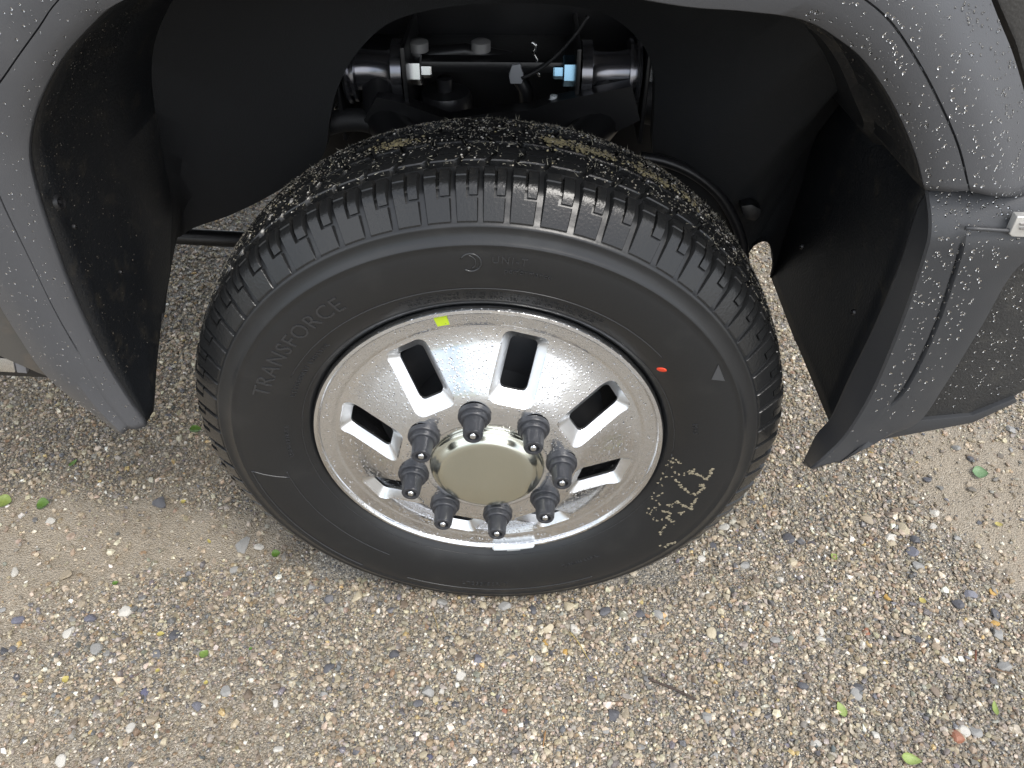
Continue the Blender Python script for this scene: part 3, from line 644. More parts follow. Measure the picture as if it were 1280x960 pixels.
# centre cap
V, F = lathe([(.0775, -.040), (.0773, -.0450), (.0766, -.0468), (.0750, -.0478), (.0728, -.0486), (.0705, -.0502), (.0685, -.0528), (.0668, -.0552), (.0645, -.0570), (.0615, -.0580), (.0560, -.0584), (.0300, -.0584), (.0004, -.0583)], 96)
put('centre_cap', new_mesh('centre_cap', V, F, True, 50), M_hubcap, wheel)['label'] = 'olive tinted chrome centre cap'
# brake disc and hub shade inside
V, F = lathe([(.165, .085), (.165, .062), (.160, .060), (.11, .060), (.105, .045), (.08, .040), (.04, .040)], 64); put('brake_disc', new_mesh('brake_disc', V, F, True, 35), M_rotor, wheel)
V, F = box(-.02, .12, .045, .10, .08, .175, .012); put('brake_caliper', new_mesh('brake_caliper', V, F, True, 35), M_rotor, wheel)
V, F = lathe([(.21, .165), (.02, .165)], 48); put('dust_shield', new_mesh('dust_shield', V, F, True, 35), M_black, wheel)

# tyre body
PROF = [(.230, .030), (.238, .013), (.2462, .0065), (.2475, .0015), (.252, -.0035), (.258, -.0082), (.268, -.0140), (.280, -.0190), (.295, -.0232), (.310, -.0258), (.325, -.0268), (.338, -.0262), (.3445, -.0252), (.3460, -.0262), (.3478, -.0262), (.3492, -.0240), (.357, -.0212), (.3632, -.0186), (.3648, -.0192), (.3672, -.0184), (.3685, -.0160),
        (.3745, -.0098), (.3835, -.0022), (.3935, .0068), (.3985, .0150), (.4015, .026), (.4045, .045), (.4065, .07), (.407, .095), (.4062, .12), (.4035, .145), (.3985, .161), (.390, .173), (.378, .185), (.35, .198), (.31, .202), (.27, .195), (.235, .17)]
V, F = lathe(PROF, 240)
def contact(V):
    return [(v[0], v[1], max(v[2], -ZC+.001)) for v in V]
tyre = put('tyre', new_mesh('tyre', contact(V), F, True, 60), M_rubber, wheel); tyre['label'] = 'black tyre with chunky shoulder lugs and mud on the sidewall'
pr = np.array(PROF[2:21])
def side_y(r_): return float(np.interp(r_, pr[:, 0], pr[:, 1]))

# tread: outer skin curve by arc length
TC = np.array([(.3672, -.0180), (.375, -.0128), (.385, -.0057), (.395, .0018), (.4015, .0070), (.4052, .0120), (.4078, .0185), (.4097, .027), (.4125, .045), (.4145, .07), (.415, .095), (.4142, .12), (.4112, .145), (.4055, .163), (.396, .176), (.384, .187)])
TS = np.concatenate([[0], np.cumsum(np.linalg.norm(np.diff(TC, axis=0), axis=1))])
def skin(s_, h):
    r_ = np.interp(s_, TS, TC[:, 0]); y_ = np.interp(s_, TS, TC[:, 1])
    r2 = np.interp(s_+.002, TS, TC[:, 0])-np.interp(s_-.002, TS, TC[:, 0]); y2 = np.interp(s_+.002, TS, TC[:, 1])-np.interp(s_-.002, TS, TC[:, 1])
    l_ = math.hypot(r2, y2); return r_+h*y2/l_, y_-h*r2/l_
def s_at(y_): return float(np.interp(y_, TC[:, 1], TS))
NP = 72; PITCHA = 2*math.pi/NP
def block(name, s0, s1, t0, t1, tl, sl, hfun, skew=0, depth=.0105, zig=0, pa=1.0):
    """height-field block: tl, sl are grid lines in 0..1"""
    ts = [0]+list(tl)+[1]; ss = [0]+list(sl)+[1]; V = []
    nt_, ns_ = len(ts), len(ss)
    for i, t_ in enumerate(ts):
        for j, s_ in enumerate(ss):
            edge = i in (0, nt_-1) or j in (0, ns_-1)
            tt_ = min(max(t_, .0), 1); h = -depth if edge else hfun(t_, s_)
            u_ = t0+(t1-t0)*(tt_ if not edge else (-.02 if i == 0 else 1.02 if i == nt_-1 else tt_))
            th = (u_+skew*(s_-.5)+zig*math.sin(s_*6.283))*PITCHA*pa; r_, y_ = skin(s0+(s1-s0)*s_, h)
            V.append((r_*math.sin(th), y_, r_*math.cos(th)))
    me = new_mesh(name, V, grid_faces(nt_, ns_), True, 30)
    return me
def sipe(t_, s_):
    e = min(min(t_, 1-t_)/.05, min(s_, 1-s_)/.03); base = -.0012 if e < 1 else 0
    if s_ > .44 and .50 <= t_ <= .60: return -.0065
    if .40 <= s_ <= .44 and t_ >= .50: return -.0045
    if s_ > .44 and t_ > .60: return -.0016+base
    if s_ > .70 and s_ < .78: return -.0012+base          # rounded step near the tread edge
    return base
yb = [(-.0180, .034), (.041, .073), (.079, .112), (.118, .146), (.151, .178)]
sA = [s_at(v) for v in (-.0180, .034)]
tl0 = [.04, .07, .25, .485, .50, .59, .605, .80, .93, .96]; sl0 = [.02, .05, .15, .25, .34, .395, .405, .435, .445, .52, .60, .66, .695, .71, .77, .785, .84, .90, .95, .98]
def plain(t_, s_):
    e = min(min(t_, 1-t_)/.07, min(s_, 1-s_)/.07); b_ = -.0012 if e < 1 else 0
    if .46 <= s_ <= .52: return -.004
    return b_
tlp = [.05, .08, .3, .5, .7, .92, .95]; slp = [.04, .08, .2, .33, .445, .46, .52, .535, .67, .8, .92, .96]
# real tyres mix long and short pitches round the tread
sizes = (.86, 1.0, 1.16); seq = [random.choice((0, 1, 1, 2)) for _ in range(NP)]; tot = sum(sizes[q] for q in seq)
scl = NP/tot; start = np.concatenate([[0], np.cumsum([sizes[q]*scl for q in seq])])*PITCHA
rows_ = [((sA[0]+.001, sA[1], .065, .935, tl0, sl0, sipe), {}, 0), ((s_at(.0415), s_at(.0725), .07, .93, tlp, slp, plain), dict(skew=.55, zig=.07), .35), ((s_at(.080), s_at(.111), .07, .93, tlp, slp, plain), dict(skew=-.55, zig=-.07), .1), ((s_at(.119), s_at(.146), .07, .93, tlp, slp, plain), dict(skew=.5), .6), ((s_at(.152), s_at(.178), .08, .92, tlp, slp, plain), {}, .4)]
parts = []
for k_, (ar_, kw_, ph) in enumerate(rows_):
    var_ = [block('tread_block', *ar_, pa=sz*scl, **kw_) for sz in sizes]
    for me in var_: me.materials.append(M_tread)
    for i in range(NP):
        a_ = start[i]+ph*PITCHA; deg = math.degrees(a_) % 360; me = var_[seq[i]]
        if k_ > 0 and 145 < deg < 210: continue                    # under the contact patch
        if k_ < 4:
            o = bpy.data.objects.new('tread_block', me); col.objects.link(o); o.parent = wheel; o.rotation_euler = (0, a_, 0)
        else:
            c, s_ = math.cos(a_), math.sin(a_)
            parts.append(([(v.co.x*c+v.co.z*s_, v.co.y, -v.co.x*s_+v.co.z*c) for v in me.vertices], [tuple(p_.vertices) for p_ in me.polygons]))
V, F = join(parts); it = put('inner_tread_blocks', new_mesh('inner_tread_blocks', contact(V), F, True, 30), M_tread, wheel); it['kind'] = 'stuff'

# raised sidewall lettering, ring marks and panel
M_letter = mat('raised_letter_rubber', (.030, .031, .033), .26)
def arc_text(txt, size, r_, ang_mid, space=1.0, flip=False, h=.0011, bold=.0):
    c = bpy.data.curves.new('lettering', 'FONT'); c.body = txt; c.size = size; c.align_x = 'CENTER'; c.align_y = 'CENTER'; c.space_character = space; c.offset = bold; c.resolution_u = 3
    o = bpy.data.objects.new('lettering', c); col.objects.link(o); dg_ = bpy.context.evaluated_depsgraph_get()
    me = bpy.data.meshes.new_from_object(o.evaluated_get(dg_)); bpy.data.objects.remove(o); bpy.data.curves.remove(c)
    import bmesh
    bm = bmesh.new(); bm.from_mesh(me); bmesh.ops.subdivide_edges(bm, edges=[e for e in bm.edges if e.calc_length() > size*.3], cuts=2)
    ext_ = bmesh.ops.extrude_face_region(bm, geom=bm.faces[:]); tops = {v for v in ext_['geom'] if isinstance(v, bmesh.types.BMVert)}
    for v in bm.verts:
        sg = -1 if flip else 1
        rr_ = r_+v.co.y*sg; th = ang_mid-sg*v.co.x/r_
        y_ = side_y(rr_)-(h if v in tops else -.001)
        v.co = Vector((rr_*math.cos(th), y_, rr_*math.sin(th)))
    bmesh.ops.recalc_face_normals(bm, faces=bm.faces); bm.to_mesh(me); bm.free()
    return me
def lettering(*a_, **k_):
    me = arc_text(*a_, **k_); return put('sidewall_lettering', me, M_letter, wheel)
lettering('TRANSFORCE', .030, .312, R(140), 1.12)
lettering('UNI-T', .0125, .329, R(84.5), 1.25); lettering('performance', .0100, .3155, R(80.5), 1.05)
lettering('LT235/80R17 120/117R', .0095, .274, R(146), 1.2); lettering('LOAD RANGE E', .0080, .277, R(176), 1.15)
lettering('MAX LOAD SINGLE 1400 kg (3085 LBS) AT 550 kPa (80 PSI) COLD', .0072, .2770, R(85), 1.22, h=.0008)
lettering('MAX LOAD DUAL 1285 kg (2835 LBS) AT 550 kPa (80 PSI) COLD', .0068, .2680, R(85), 1.20, h=.0008)
lettering('LT235/80R17', .011, .316, R(268), 1.3, True); lettering('TUBELESS RADIAL', .007, .290, R(300), 1.2, True); lettering('M+S', .010, .285, R(12), 1.2)
# swoosh ring mark
def ring_mark(cr, ca_, rad, a0, a1, wid):
    P = []
    for q in np.linspace(a0, a1, 24):
        rr_ = cr+rad*math.sin(q); th = ca_-rad*math.cos(q)/cr; P.append((rr_*math.cos(th), side_y(rr_)-.0004, rr_*math.sin(th)))
    return tube(P, wid, 8)
V, F = join([ring_mark(.325, R(92), .0115, R(-130), R(150), .0012), ring_mark(.3255, R(92.6), .009, R(-60), R(80), .0008)]); put('sidewall_lettering', new_mesh('ring', V, F), M_letter, wheel)
def arc_ridge(r_, a0, a1, wid, n=120):
    P = [(r_*math.cos(q), side_y(r_)-.0002, r_*math.sin(q)) for q in np.linspace(R(a0), R(a1), n)]; return tube(P, wid, 6)
# raised panel at the left, fine rings
pan = [arc_ridge(.3395, 186, 232, .0012), arc_ridge(.292, 188, 236, .0009), tube([(r_*math.cos(R(186)+(.3395-r_)*1.6), side_y(r_)-.0003, r_*math.sin(R(186)+(.3395-r_)*1.6)) for r_ in np.linspace(.3395, .292, 10)], .0012, 6),
       arc_ridge(.286, 40, 150, .0007), arc_ridge(.331, 245, 300, .0009), arc_ridge(.2585, 0, 359, .0007, 300)]
V, F = join(pan); put('sidewall_ridge', new_mesh('sidewall_ridge', V, F), M_letter, wheel)
# triangular mark on the right
p3 = []
for px, py in ((905, 472), (888, 470), (897, 452)):
    q = at(px, py, y=-.021); p3.append(q)
V = [(q[0], side_y(math.hypot(q[0], q[2]))-.0012, q[2]) for q in p3]+[(q[0], side_y(math.hypot(q[0], q[2]))+.002, q[2]) for q in p3]
put('wear_triangle', new_mesh('wear_triangle', V, [(0, 1, 2), (0, 3, 4, 1), (1, 4, 5, 2), (2, 5, 3, 0)], False), mat('triangle_rubber', (.06, .062, .066), .35), wheel)

def on_side(px, py):
    y_ = -.02
    for _ in range(6):
        q = at(px, py, y=y_); y_ = side_y(math.hypot(q[0], q[2]))
    return at(px, py, y=y_)
# red paint dot
q = on_side(827, 462); V = []; F = []
n = 18
for h_, k_ in ((.0008, 1.0), (-.0006, .95), (-.0011, .6)):
    for i in range(n):
        a_ = 6.283*i/n; rr_ = .0052*k_*(1+.12*math.sin(2*a_+1)); px_, pz_ = q[0]+rr_*math.cos(a_)*1.1, q[2]+rr_*math.sin(a_)*.9
        V.append((px_, side_y(math.hypot(px_, pz_))+h_, pz_))
F = [(j*n+i, j*n+(i+1) % n, (j+1)*n+(i+1) % n, (j+1)*n+i) for j in range(2) for i in range(n)]+[tuple(range(2*n, 3*n))]
put('paint_dot', new_mesh('paint_dot', V, F), M_red, wheel)['label'] = 'red paint dot on the tyre sidewall'
# lime sticker on the rim ring
def ring_patch(r0, r1, a0, a1, y0, y1, thick, m_, name, nr=3, na=8):
    V = []
    for t_ in (0, thick):
        for i in range(na):
            for j in range(nr):
                r_ = r0+(r1-r0)*j/(nr-1); a_ = a0+(a1-a0)*i/(na-1); V.append((r_*math.cos(a_), y0+(y1-y0)*j/(nr-1)-t_, r_*math.sin(a_)))
    k_ = na*nr; F = [tuple(i+k_ for i in f) for f in grid_faces(na, nr)]
    rim_ = [j for j in range(nr)]+[i*nr+nr-1 for i in range(1, na)]+[(na-1)*nr+j for j in range(nr-2, -1, -1)]+[i*nr for i in range(na-2, 0, -1)]
    F += [(rim_[i], rim_[(i+1) % len(rim_)], rim_[(i+1) % len(rim_)]+k_, rim_[i]+k_) for i in range(len(rim_))]
    return put(name, new_mesh(name, V, F, True, 40), m_, wheel)
ring_patch(.2195, .2362, R(101.2), R(105.2), .0008, -.0022, .0006, M_lime, 'paint_sticker')['label'] = 'small lime green sticker on the rim edge'
# clip-on wheel weight along the bottom lip
w0, w1 = R(270.5), R(287)
P = [(.2375*math.cos(q), -.0085, .2375*math.sin(q)) for q in np.linspace(w0, w1, 24)]
V, F = tube(P, [.0020]+[.0046]*22+[.0020], 12); ww = put('wheel_weight', new_mesh('wheel_weight', V, F, True, 50), M_weight, wheel); ww['label'] = 'pale clip-on balance weight on the bottom of the rim'
ring_patch(.2390, .2475, R(276), R(281), -.0108, -.0075, .0012, M_weight, 'weight_clip')

# ------------------------------------------------------------------ mud and grit on the tyre, water drops
def blobs(P, Nrm, rad, flat, jit=.15, col_=None):
    """little lumps lying on a surface"""
    n = len(P); P = np.asarray(P, float); Nrm = np.asarray(Nrm, float); Nrm /= np.linalg.norm(Nrm, axis=1)[:, None]
    a_ = np.cross(Nrm, np.array([.31, .17, .93])); a_ /= np.linalg.norm(a_, axis=1)[:, None]; b_ = np.cross(Nrm, a_)
    th = rng.uniform(0, 6.28, n)[:, None]; a2 = a_*np.cos(th)+b_*np.sin(th); b2 = -a_*np.sin(th)+b_*np.cos(th)
    U = ICO[None]*(1+rng.normal(0, jit, (n, 12, 1))); rad = np.asarray(rad)[:, None, None]
    V = P[:, None]+rad*(U[..., :1]*a2[:, None]*rng.uniform(.8, 1.4, (n, 1, 1))+U[..., 1:2]*b2[:, None]+U[..., 2:]*Nrm[:, None]*flat)
    T = (ICT[None]+12*np.arange(n)[:, None, None]).reshape(-1, 3)
    return V.reshape(-1, 3), T, (np.repeat(col_, 12, 0) if col_ is not None else None)
# mud flecks on the sidewall, right of the rim
O = np.array([800, 560]); S = 7.38
strokes = [[(440, 215), (490, 235)], [(505, 190), (480, 230)], [(505, 230), (550, 250), (590, 285), (620, 285), (650, 230), (675, 180)], [(320, 290), (360, 330), (410, 375), (460, 420), (500, 430), (540, 410), (580, 370), (600, 345), (540, 335)], [(520, 460), (490, 510), (460, 560), (410, 530), (370, 510), (330, 495), (300, 520), (245, 530)],
           [(350, 600), (400, 605)], [(210, 570), (260, 590), (275, 610), (250, 645), (290, 680), (320, 685)], [(230, 710), (205, 765), (175, 800)], [(230, 915), (280, 885), (330, 870)], [(260, 105), (320, 140)], [(310, 95), (375, 145)]]
dots = [(250, 155), (290, 175), (320, 215), (357, 243), (405, 240), (210, 235), (190, 285), (170, 325), (205, 345), (130, 415), (165, 435), (110, 460), (150, 480), (175, 515), (205, 415), (80, 560), (110, 565), (150, 555), (62, 600), (90, 608), (122, 650), (153, 665), (200, 660), (180, 900), (245, 262), (300, 268)]
MP, MR = [], []
for st in strokes:
    for (x0, y0), (x1, y1) in zip(st[:-1], st[1:]):
        L = math.hypot(x1-x0, y1-y0); k_ = max(2, int(L/7))
        for i in range(k_):
            f_ = (i+random.random())/k_; MP.append((x0+(x1-x0)*f_+random.gauss(0, 6), y0+(y1-y0)*f_+random.gauss(0, 6))); MR.append(random.choice((random.uniform(.0007, .0016), random.uniform(.0014, .0027))))
for d in dots:
    for _ in range(3): MP.append((d[0]+random.gauss(0, 6), d[1]+random.gauss(0, 6))); MR.append(random.uniform(.0008, .0020))
P = np.array([on_side(*(np.array(q)/S+O)) for q in MP]); Nn = np.tile(np.array([[0, -1, -.1]]), (len(P), 1))
v_, t_, _ = blobs(P-[0, .0004, 0], Nn, MR, .35); md = put('mud_flecks', fast_mesh('mud_flecks', v_, t_), M_mud, wheel); md['kind'] = 'stuff'; md['label'] = 'flecks of dried tan mud on the sidewall'
# grit and grass scraps on the tread
n = 15000
yy = .034+.146*rng.random(n)**.75; aa = rng.normal(0, 1, n)*R(50)
aa = np.where(rng.random(n) < .5, rng.uniform(R(-85), R(85), n), aa)
cl_ = vnoise((aa+4)*3, yy*40+5, 3.0, 31)*.6+vnoise((aa+4)*9, yy*90+5, 3.0, 32)*.4
k_ = rng.random(n) < np.clip((cl_-.40)*4.0, .05, 1)*np.interp(yy, [.034, .09, .14], [.65, .8, 1.1])*np.interp(aa, [-.9, 0, .6, 1.2], [.8, .6, 1.2, 1.4]); yy, aa = yy[k_], aa[k_]; n = len(yy)
sk = np.array([skin(s_at(v), 0) for v in yy]); r_ = sk[:, 0]-np.where(rng.random(n) < .3, .004, 0)
P = np.stack([r_*np.sin(aa), yy, r_*np.cos(aa)], 1); Nn = np.stack([np.sin(aa), np.zeros(n), np.cos(aa)], 1)
gc = np.array([(.22, .195, .155), (.34, .31, .25), (.13, .12, .10), (.56, .54, .50), (.09, .087, .083), (.36, .31, .18)])[rng.choice(6, n, p=[.26, .18, .22, .16, .15, .03])]*rng.uniform(.7, 1.2, (n, 1))
v1, t1, c1 = blobs(P, Nn, rng.uniform(.0004, .0013, n), .7, .25, gc)
# mud patches caked between the blocks
cm = []
for px, py, rad in ((712, 190, .020), (735, 196, .014), (482, 172, .014), (700, 180, .012), (770, 165, .014), (812, 212, .018), (820, 232, .014), (505, 165, .012), (845, 258, .016), (690, 175, .010)):
    q = at(px, py, y=.10); al = math.atan2(q[0], q[2])
    for _ in range(70):
        cm.append((al+random.gauss(0, rad/.41*.75), .10+random.gauss(0, rad*.4)))
cm = np.array(cm); r2 = np.array([skin(s_at(min(max(v, .035), .17)), 0)[0] for v in cm[:, 1]])-.0005; n2 = len(cm)
P2 = np.stack([r2*np.sin(cm[:, 0]), cm[:, 1], r2*np.cos(cm[:, 0])], 1); N2 = np.stack([np.sin(cm[:, 0]), np.zeros(n2), np.cos(cm[:, 0])], 1)
v2, t2, c2 = blobs(P2, N2, rng.uniform(.0008, .0024, n2), .5, .2, np.array([(.30, .26, .15)])*rng.uniform(.6, 1.2, (n2, 1)))
o_ = put('tread_grit', fast_mesh('tread_grit', np.concatenate([v1, v2]), np.concatenate([t1, t2+len(v1)]), np.concatenate([c1, c2])), M_grit, wheel); o_['kind'] = 'stuff'; o_['label'] = 'grit, sand and mud caked on the tread'
# thin grass scraps, standing and lying
n = 3000; V = []; T = []; C = []
aa = rng.uniform(R(-80), R(80), n); yy = np.where(rng.random(n) < .45, rng.uniform(.12, .18, n), rng.uniform(.036, .17, n))
for i in range(n):
    rr_ = skin(s_at(yy[i]), 0)[0]-.001; al = aa[i]; p = np.array([rr_*math.sin(al), yy[i], rr_*math.cos(al)]); nr = np.array([math.sin(al), 0, math.cos(al)]); tg = np.array([math.cos(al), 0, -math.sin(al)])
    d = tg*rng.normal()+np.array([0, 1, 0])*rng.normal()+nr*abs(rng.normal())*(.9 if rng.random() < .35 else .15); d /= np.linalg.norm(d); l_ = rng.uniform(.003, .009)
    s_ = np.cross(d, nr+.01); s_ /= np.linalg.norm(s_); w_ = rng.uniform(.00025, .0005); o_ = len(V)
    u2 = np.cross(s_, d)*w_
    V += [p-s_*w_, p+s_*w_, p+u2, p+d*l_]; T += [(o_, o_+1, o_+3), (o_+1, o_+2, o_+3), (o_+2, o_, o_+3)]
    C += [np.array((.36, .34, .27))*rng.uniform(.3, 1.3)]*4
o_ = put('grass_scraps', fast_mesh('grass_scraps', np.array(V), np.array(T), np.array(C)), M_grit, wheel); o_['kind'] = 'stuff'

# dust and grit specks clinging to the liner behind the trim
SP, SN, SRr = [], [], []
for lo_, hi_, cnt in ((8, 62, 1300), (112, 149, 600)):
    for _ in range(cnt):
        i_ = random.randrange(lo_, hi_); f_ = min(max(random.gauss(.42, .2), .02), .95); k2 = f_*3; j_ = int(k2); g_ = k2-j_
        a_ = liner_V[i_, j_]*(1-g_)+liner_V[i_, j_+1]*g_; b_ = liner_V[i_+1, j_]*(1-g_)+liner_V[i_+1, j_+1]*g_; u_ = random.random()
        SP.append(a_*(1-u_)+b_*u_); nn = np.cross(liner_V[i_+1, j_]-liner_V[i_, j_], liner_V[i_, j_+1]-liner_V[i_, j_]); nn = nn/np.linalg.norm(nn)
        if nn@(cen-SP[-1]) < 0: nn = -nn
        SP[-1] = SP[-1]+nn*.0033; SN.append(nn); SRr.append(.0002+.0006*random.random()**4)
v_, t_, c_ = blobs(SP, SN, SRr, .5, .2, np.array([(.105, .092, .072)])*rng.uniform(.25, 1.3, (len(SP), 1)))
o_ = put('liner_dust', fast_mesh('liner_dust', v_+np.array([0, 0, ZC]), t_, c_), M_grit, liner); o_['kind'] = 'stuff'

# dome-shaped drops scattered over a triangle soup
def drop_unit():
    V = []; 
    for j, (r_, h_) in enumerate(((1, 0), (.93, .20), (.70, .38), (.36, .48))):
        for i in range(8): a_ = 6.283*(i+.5*j)/8; V.append((r_*math.cos(a_), r_*math.sin(a_), h_))
    V.append((0, 0, .51)); T = []
    for j in range(3):
        for i in range(8):
            a_, b_, c, d = j*8+i, j*8+(i+1) % 8, (j+1)*8+(i+1) % 8, (j+1)*8+i; T += [(a_, b_, d), (b_, c, d)]
    T += [(24+i, 24+(i+1) % 8, 32) for i in range(8)]
    T += [(0, i+1, i) for i in range(1, 7)]
    return np.array(V), np.array(T)
DU, DT = drop_unit()
def drops(grid, count, rmin, rmax, name, parent, face=(0, -1, .35), off=(0, 0, ZC), lift=.0016, mask=None, power=2.2):
    a_, b_ = grid.shape[:2]; Q = [(grid[i, j], grid[i+1, j], grid[i+1, j+1], grid[i, j+1]) for i in range(a_-1) for j in range(b_-1)]
    Q = np.array(Q); ar = np.linalg.norm(np.cross(Q[:, 2]-Q[:, 0], Q[:, 3]-Q[:, 1]), axis=1); ar /= ar.sum()
    k_ = rng.choice(len(Q), count, p=ar); q = Q[k_]; u_ = rng.random((count, 1)); v_ = rng.random((count, 1))
    P = (q[:, 0]*(1-u_)+q[:, 1]*u_)*(1-v_)+(q[:, 3]*(1-u_)+q[:, 2]*u_)*v_
    Nn = np.cross(q[:, 2]-q[:, 0], q[:, 3]-q[:, 1]); Nn /= np.linalg.norm(Nn, axis=1)[:, None]+1e-9; Nn *= np.sign(Nn@np.array(face))[:, None]
    if mask is not None:
        g_ = mask(P); P, Nn = P[g_], Nn[g_]
    n = len(P); rad = rmin+(rmax-rmin)*rng.random(n)**power
    a3 = np.cross(Nn, np.array([.11, .27, .95])); a3 /= np.linalg.norm(a3, axis=1)[:, None]; b3 = np.cross(Nn, a3)
    P = P+Nn*lift
    V = P[:, None]+rad[:, None, None]*(DU[None, :, :1]*a3[:, None]*rng.uniform(.85, 1.1, (n, 1, 1))+DU[None, :, 1:2]*b3[:, None]*rng.uniform(.9, 1.35, (n, 1, 1))+DU[None, :, 2:]*Nn[:, None])
    T = (DT[None]+33*np.arange(n)[:, None, None]).reshape(-1, 3)
    o = put(name, fast_mesh(name, V.reshape(-1, 3)+np.array(off), T, smooth=True), M_water, parent); o['kind'] = 'stuff'
    return o
drops(flare_V[118:, 2:11], 750, .0004, .0018, 'water_drops', flare)
drops(flare_V[:75, 2:11], 800, .0004, .0013, 'water_drops', flare)
bg_ = np.stack(cols_, 1)
drops(bg_[:, 3:9], 650, .0006, .0019, 'water_drops', bumper, lift=.0022, mask=lambda P: rng.random(len(P)) < np.interp(P[:, 2], [.12, .25, .36], [.12, .6, 1]))
vp = np.array([[at(1165+(t_)*.0, 522, y=-.0445), at(1400, 420, y=-.0445)] for t_ in (0, 1)])
vq = np.array([[at(1283, 312, y=-.0445), at(1400, 300, y=-.0445)], [at(1160, 518, y=-.0445), at(1300, 478, y=-.0445)]])
drops(vq, 260, .0006, .0018, 'water_drops', bumper, lift=0)
# wheel face: rings of the dome, between hub and lip
gr = []
for q in np.linspace(0, 2*math.pi, 97):
    gr.append([(r_*math.cos(q), float(dome(r_)), r_*math.sin(q)) for r_ in np.linspace(.085, .211, 14)])
def wheel_mask(P):
    ok = np.ones(len(P), bool); r_ = np.hypot(P[:, 0], P[:, 2]); th = np.arctan2(P[:, 2], P[:, 0])
    m_ = (th-(A0-R(22.5))+math.pi/8) % (math.pi/4)-math.pi/8; u_ = r_*np.sin(m_); v_ = r_*np.cos(m_)-.1645
    ok &= ~((abs(u_) < .032) & (abs(v_) < .046))
    m2 = (th-A0+math.pi/8) % (math.pi/4)-math.pi/8; ok &= np.hypot(r_*np.sin(m2), r_*np.cos(m2)-.1027) > .026
    return ok
drops(np.array(gr), 4600, .00035, .0014, 'water_drops', wheel, face=(0, -1, 0), off=(0, 0, 0), lift=.0001, mask=wheel_mask, power=3)
gr = [[(r_*math.cos(q), -.0002-(r_-.2225)*.08, r_*math.sin(q)) for r_ in (.2225, .2325)] for q in np.linspace(0, 2*math.pi, 97)]
drops(np.array(gr), 420, .0004, .0013, 'water_drops', wheel, face=(0, -1, 0), off=(0, 0, 0), lift=.0002, power=3)

# ------------------------------------------------------------------ leaves, petals and twigs on the ground
def leaf_mesh(asp, curl, seed):
    rr_ = random.Random(seed); n = 9; V = []; m_ = 5
    for i in range(n):
        t_ = i/(n-1); w_ = asp*.5*(math.sin(math.pi*t_**.8)**.8 if 0 < t_ < 1 else .02)
        for j in range(m_):
            u_ = (j-2)/2; V.append((t_-.5, u_*w_, curl*(t_-.5)**2+abs(u_)*w_*.35+rr_.gauss(0, .008)))
    F = grid_faces(n, m_); k_ = len(V); V2 = [(v[0], v[1], v[2]-.012) for v in V]
    V += V2; F += [tuple(i+k_ for i in f[::-1]) for f in grid_faces(n, m_)]
    rim_ = [j for j in range(m_)]+[i*m_+m_-1 for i in range(1, n)]+[(n-1)*m_+j for j in range(m_-2, -1, -1)]+[i*m_ for i in range(n-2, 0, -1)]
    F += [(rim_[i], rim_[i]+k_, rim_[(i+1) % len(rim_)]+k_, rim_[(i+1) % len(rim_)]) for i in range(len(rim_))]
    return new_mesh('leaf', V, F)
green, lime_, yel = (.10, .19, .03), (.24, .31, .08), (.48, .40, .12)
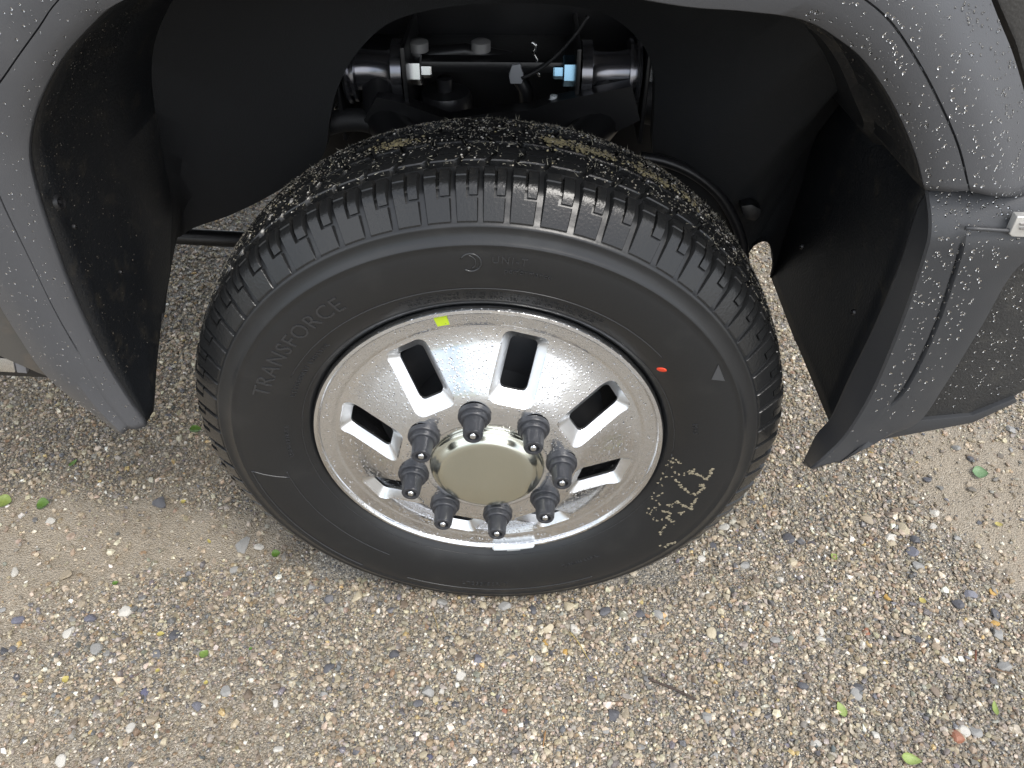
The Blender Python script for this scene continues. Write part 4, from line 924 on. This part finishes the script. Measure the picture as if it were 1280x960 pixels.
leaves = [(243, 534, 18, .8, 20, green, 'small bright green leaf beside the left edge of the tyre'), (90, 576, 15, .5, 60, green, 'narrow green leaf on gravel below the left arch trim'), (5, 626, 20, .8, 0, lime_, 'pale green leaf cut by the left edge of the picture'),
 (52, 627, 18, .8, 10, green, 'green leaf on bare silt near the left edge'), (345, 692, 14, .7, 15, green, 'green leaf on gravel below the tyre beside two pale stones'), (143, 727, 9, .6, 30, green, 'tiny dark green leaf scrap on the left gravel'), (255, 817, 15, .7, 70, (.17, .26, .06), 'pale green leaf scrap in the lower left gravel'),
 (1225, 591, 21, .72, -15, (.17, .28, .14), 'round grey green leaf on pale gravel at the right'), (1043, 695, 11, .8, 40, lime_, 'tiny lime leaf right of the tyre on the gravel'), (1052, 886, 22, .5, 105, (.28, .36, .11), 'light green pointed leaf upright in the lower right gravel'), (1243, 886, 20, .3, 80, lime_, 'thin lime leaf blade near the right edge'),
 (1137, 950, 28, .4, -12, (.28, .36, .11), 'long light green leaf at the bottom right edge'), (1249, 654, 10, .8, 80, yel, 'small yellow brown leaf on wet silt at the right'), (1155, 748, 11, .6, 120, yel, 'small yellow petal left of the ochre stone at the right'),
 (82, 848, 10, .8, 45, yel, 'round yellow petal in the lower left gravel'), (200, 791, 13, .45, 0, yel, 'curved yellow petal touching a dark stone at lower left'), (260, 674, 9, .4, 130, yel, 'thin yellow petal left of the tyre foot'), (228, 624, 8, .7, 20, yel, 'small yellow petal near a dark stone by the tyre'), (197, 837, 8, .7, 50, yel, 'small yellow petal above the bottom left corner gravel'), (258, 854, 7, .7, 90, yel, 'yellow petal speck below a pale green leaf scrap'),
 (314, 812, 6, .7, 20, green, 'tiny green leaf speck on the gravel at lower left centre')]
for i, (px, py, L, asp, ang, c, lab) in enumerate(leaves):
    q = at(px, py, z=-.396); d = np.linalg.norm(q-CAMP); s_ = .74*L*d/FPX
    me = leaf_mesh(asp*1.15, .25+.3*(i % 3), i); o = put('leaf' if c != yel else 'petal', me, M_leaf); o.location = (q[0], q[1], float(ground_h(q[0], q[1]))+.0055)
    o.rotation_euler = (R(random.uniform(-14, 14)), R(random.uniform(-12, 12)), R(ang)); o.scale = (s_, s_*1.15, s_); o.color = (*c, 1)
    o['label'] = lab; o['category'] = 'leaf' if c != yel else 'petal'; o['group'] = 'fallen leaves on the gravel' if c != yel else 'fallen yellow petals on the gravel'
twigs = [([(810, 848), (825, 854), (842, 861), (870, 876)], .0022, (.07, .05, .04), 'dark twig lying on gravel below the right of the tyre'), ([(712, 790), (722, 803), (737, 826)], .0010, (.42, .32, .12), 'straw coloured stem below the tyre beside a white stone'), ([(541, 766), (546, 780), (548, 792)], .0009, (.32, .24, .12), 'short thin straw on gravel under the tyre'),
 ([(1222, 810), (1221, 824)], .0018, (.18, .07, .04), 'short red brown stem near the right edge'), ([(1240, 832), (1255, 838), (1268, 840)], .0014, (.16, .10, .06), 'thin brown stem at the right edge beside a grey stone'), ([(682, 913), (680, 925), (679, 933)], .0012, (.36, .20, .08), 'short orange brown straw at the bottom centre'), ([(852, 866), (866, 876)], .0011, (.10, .08, .06), 'small dark stick end beside the long twig')]
for P, r_, c, lab in twigs:
    pts = []
    for px, py in P:
        q = at(px, py, z=-.396); pts.append((q[0], q[1], float(ground_h(q[0], q[1]))+.004+random.uniform(0, .003)))
    cp = catmull(np.array(pts), 10) if len(pts) > 2 else np.array(pts); V, F = tube(cp, [r_*random.uniform(.7, 1.1) for _ in cp], 8)
    o = put('twig', new_mesh('twig', V, F), M_twig); o.color = (*c, 1); o['label'] = lab; o['category'] = 'twig'; o['group'] = 'twigs and straws on the gravel'
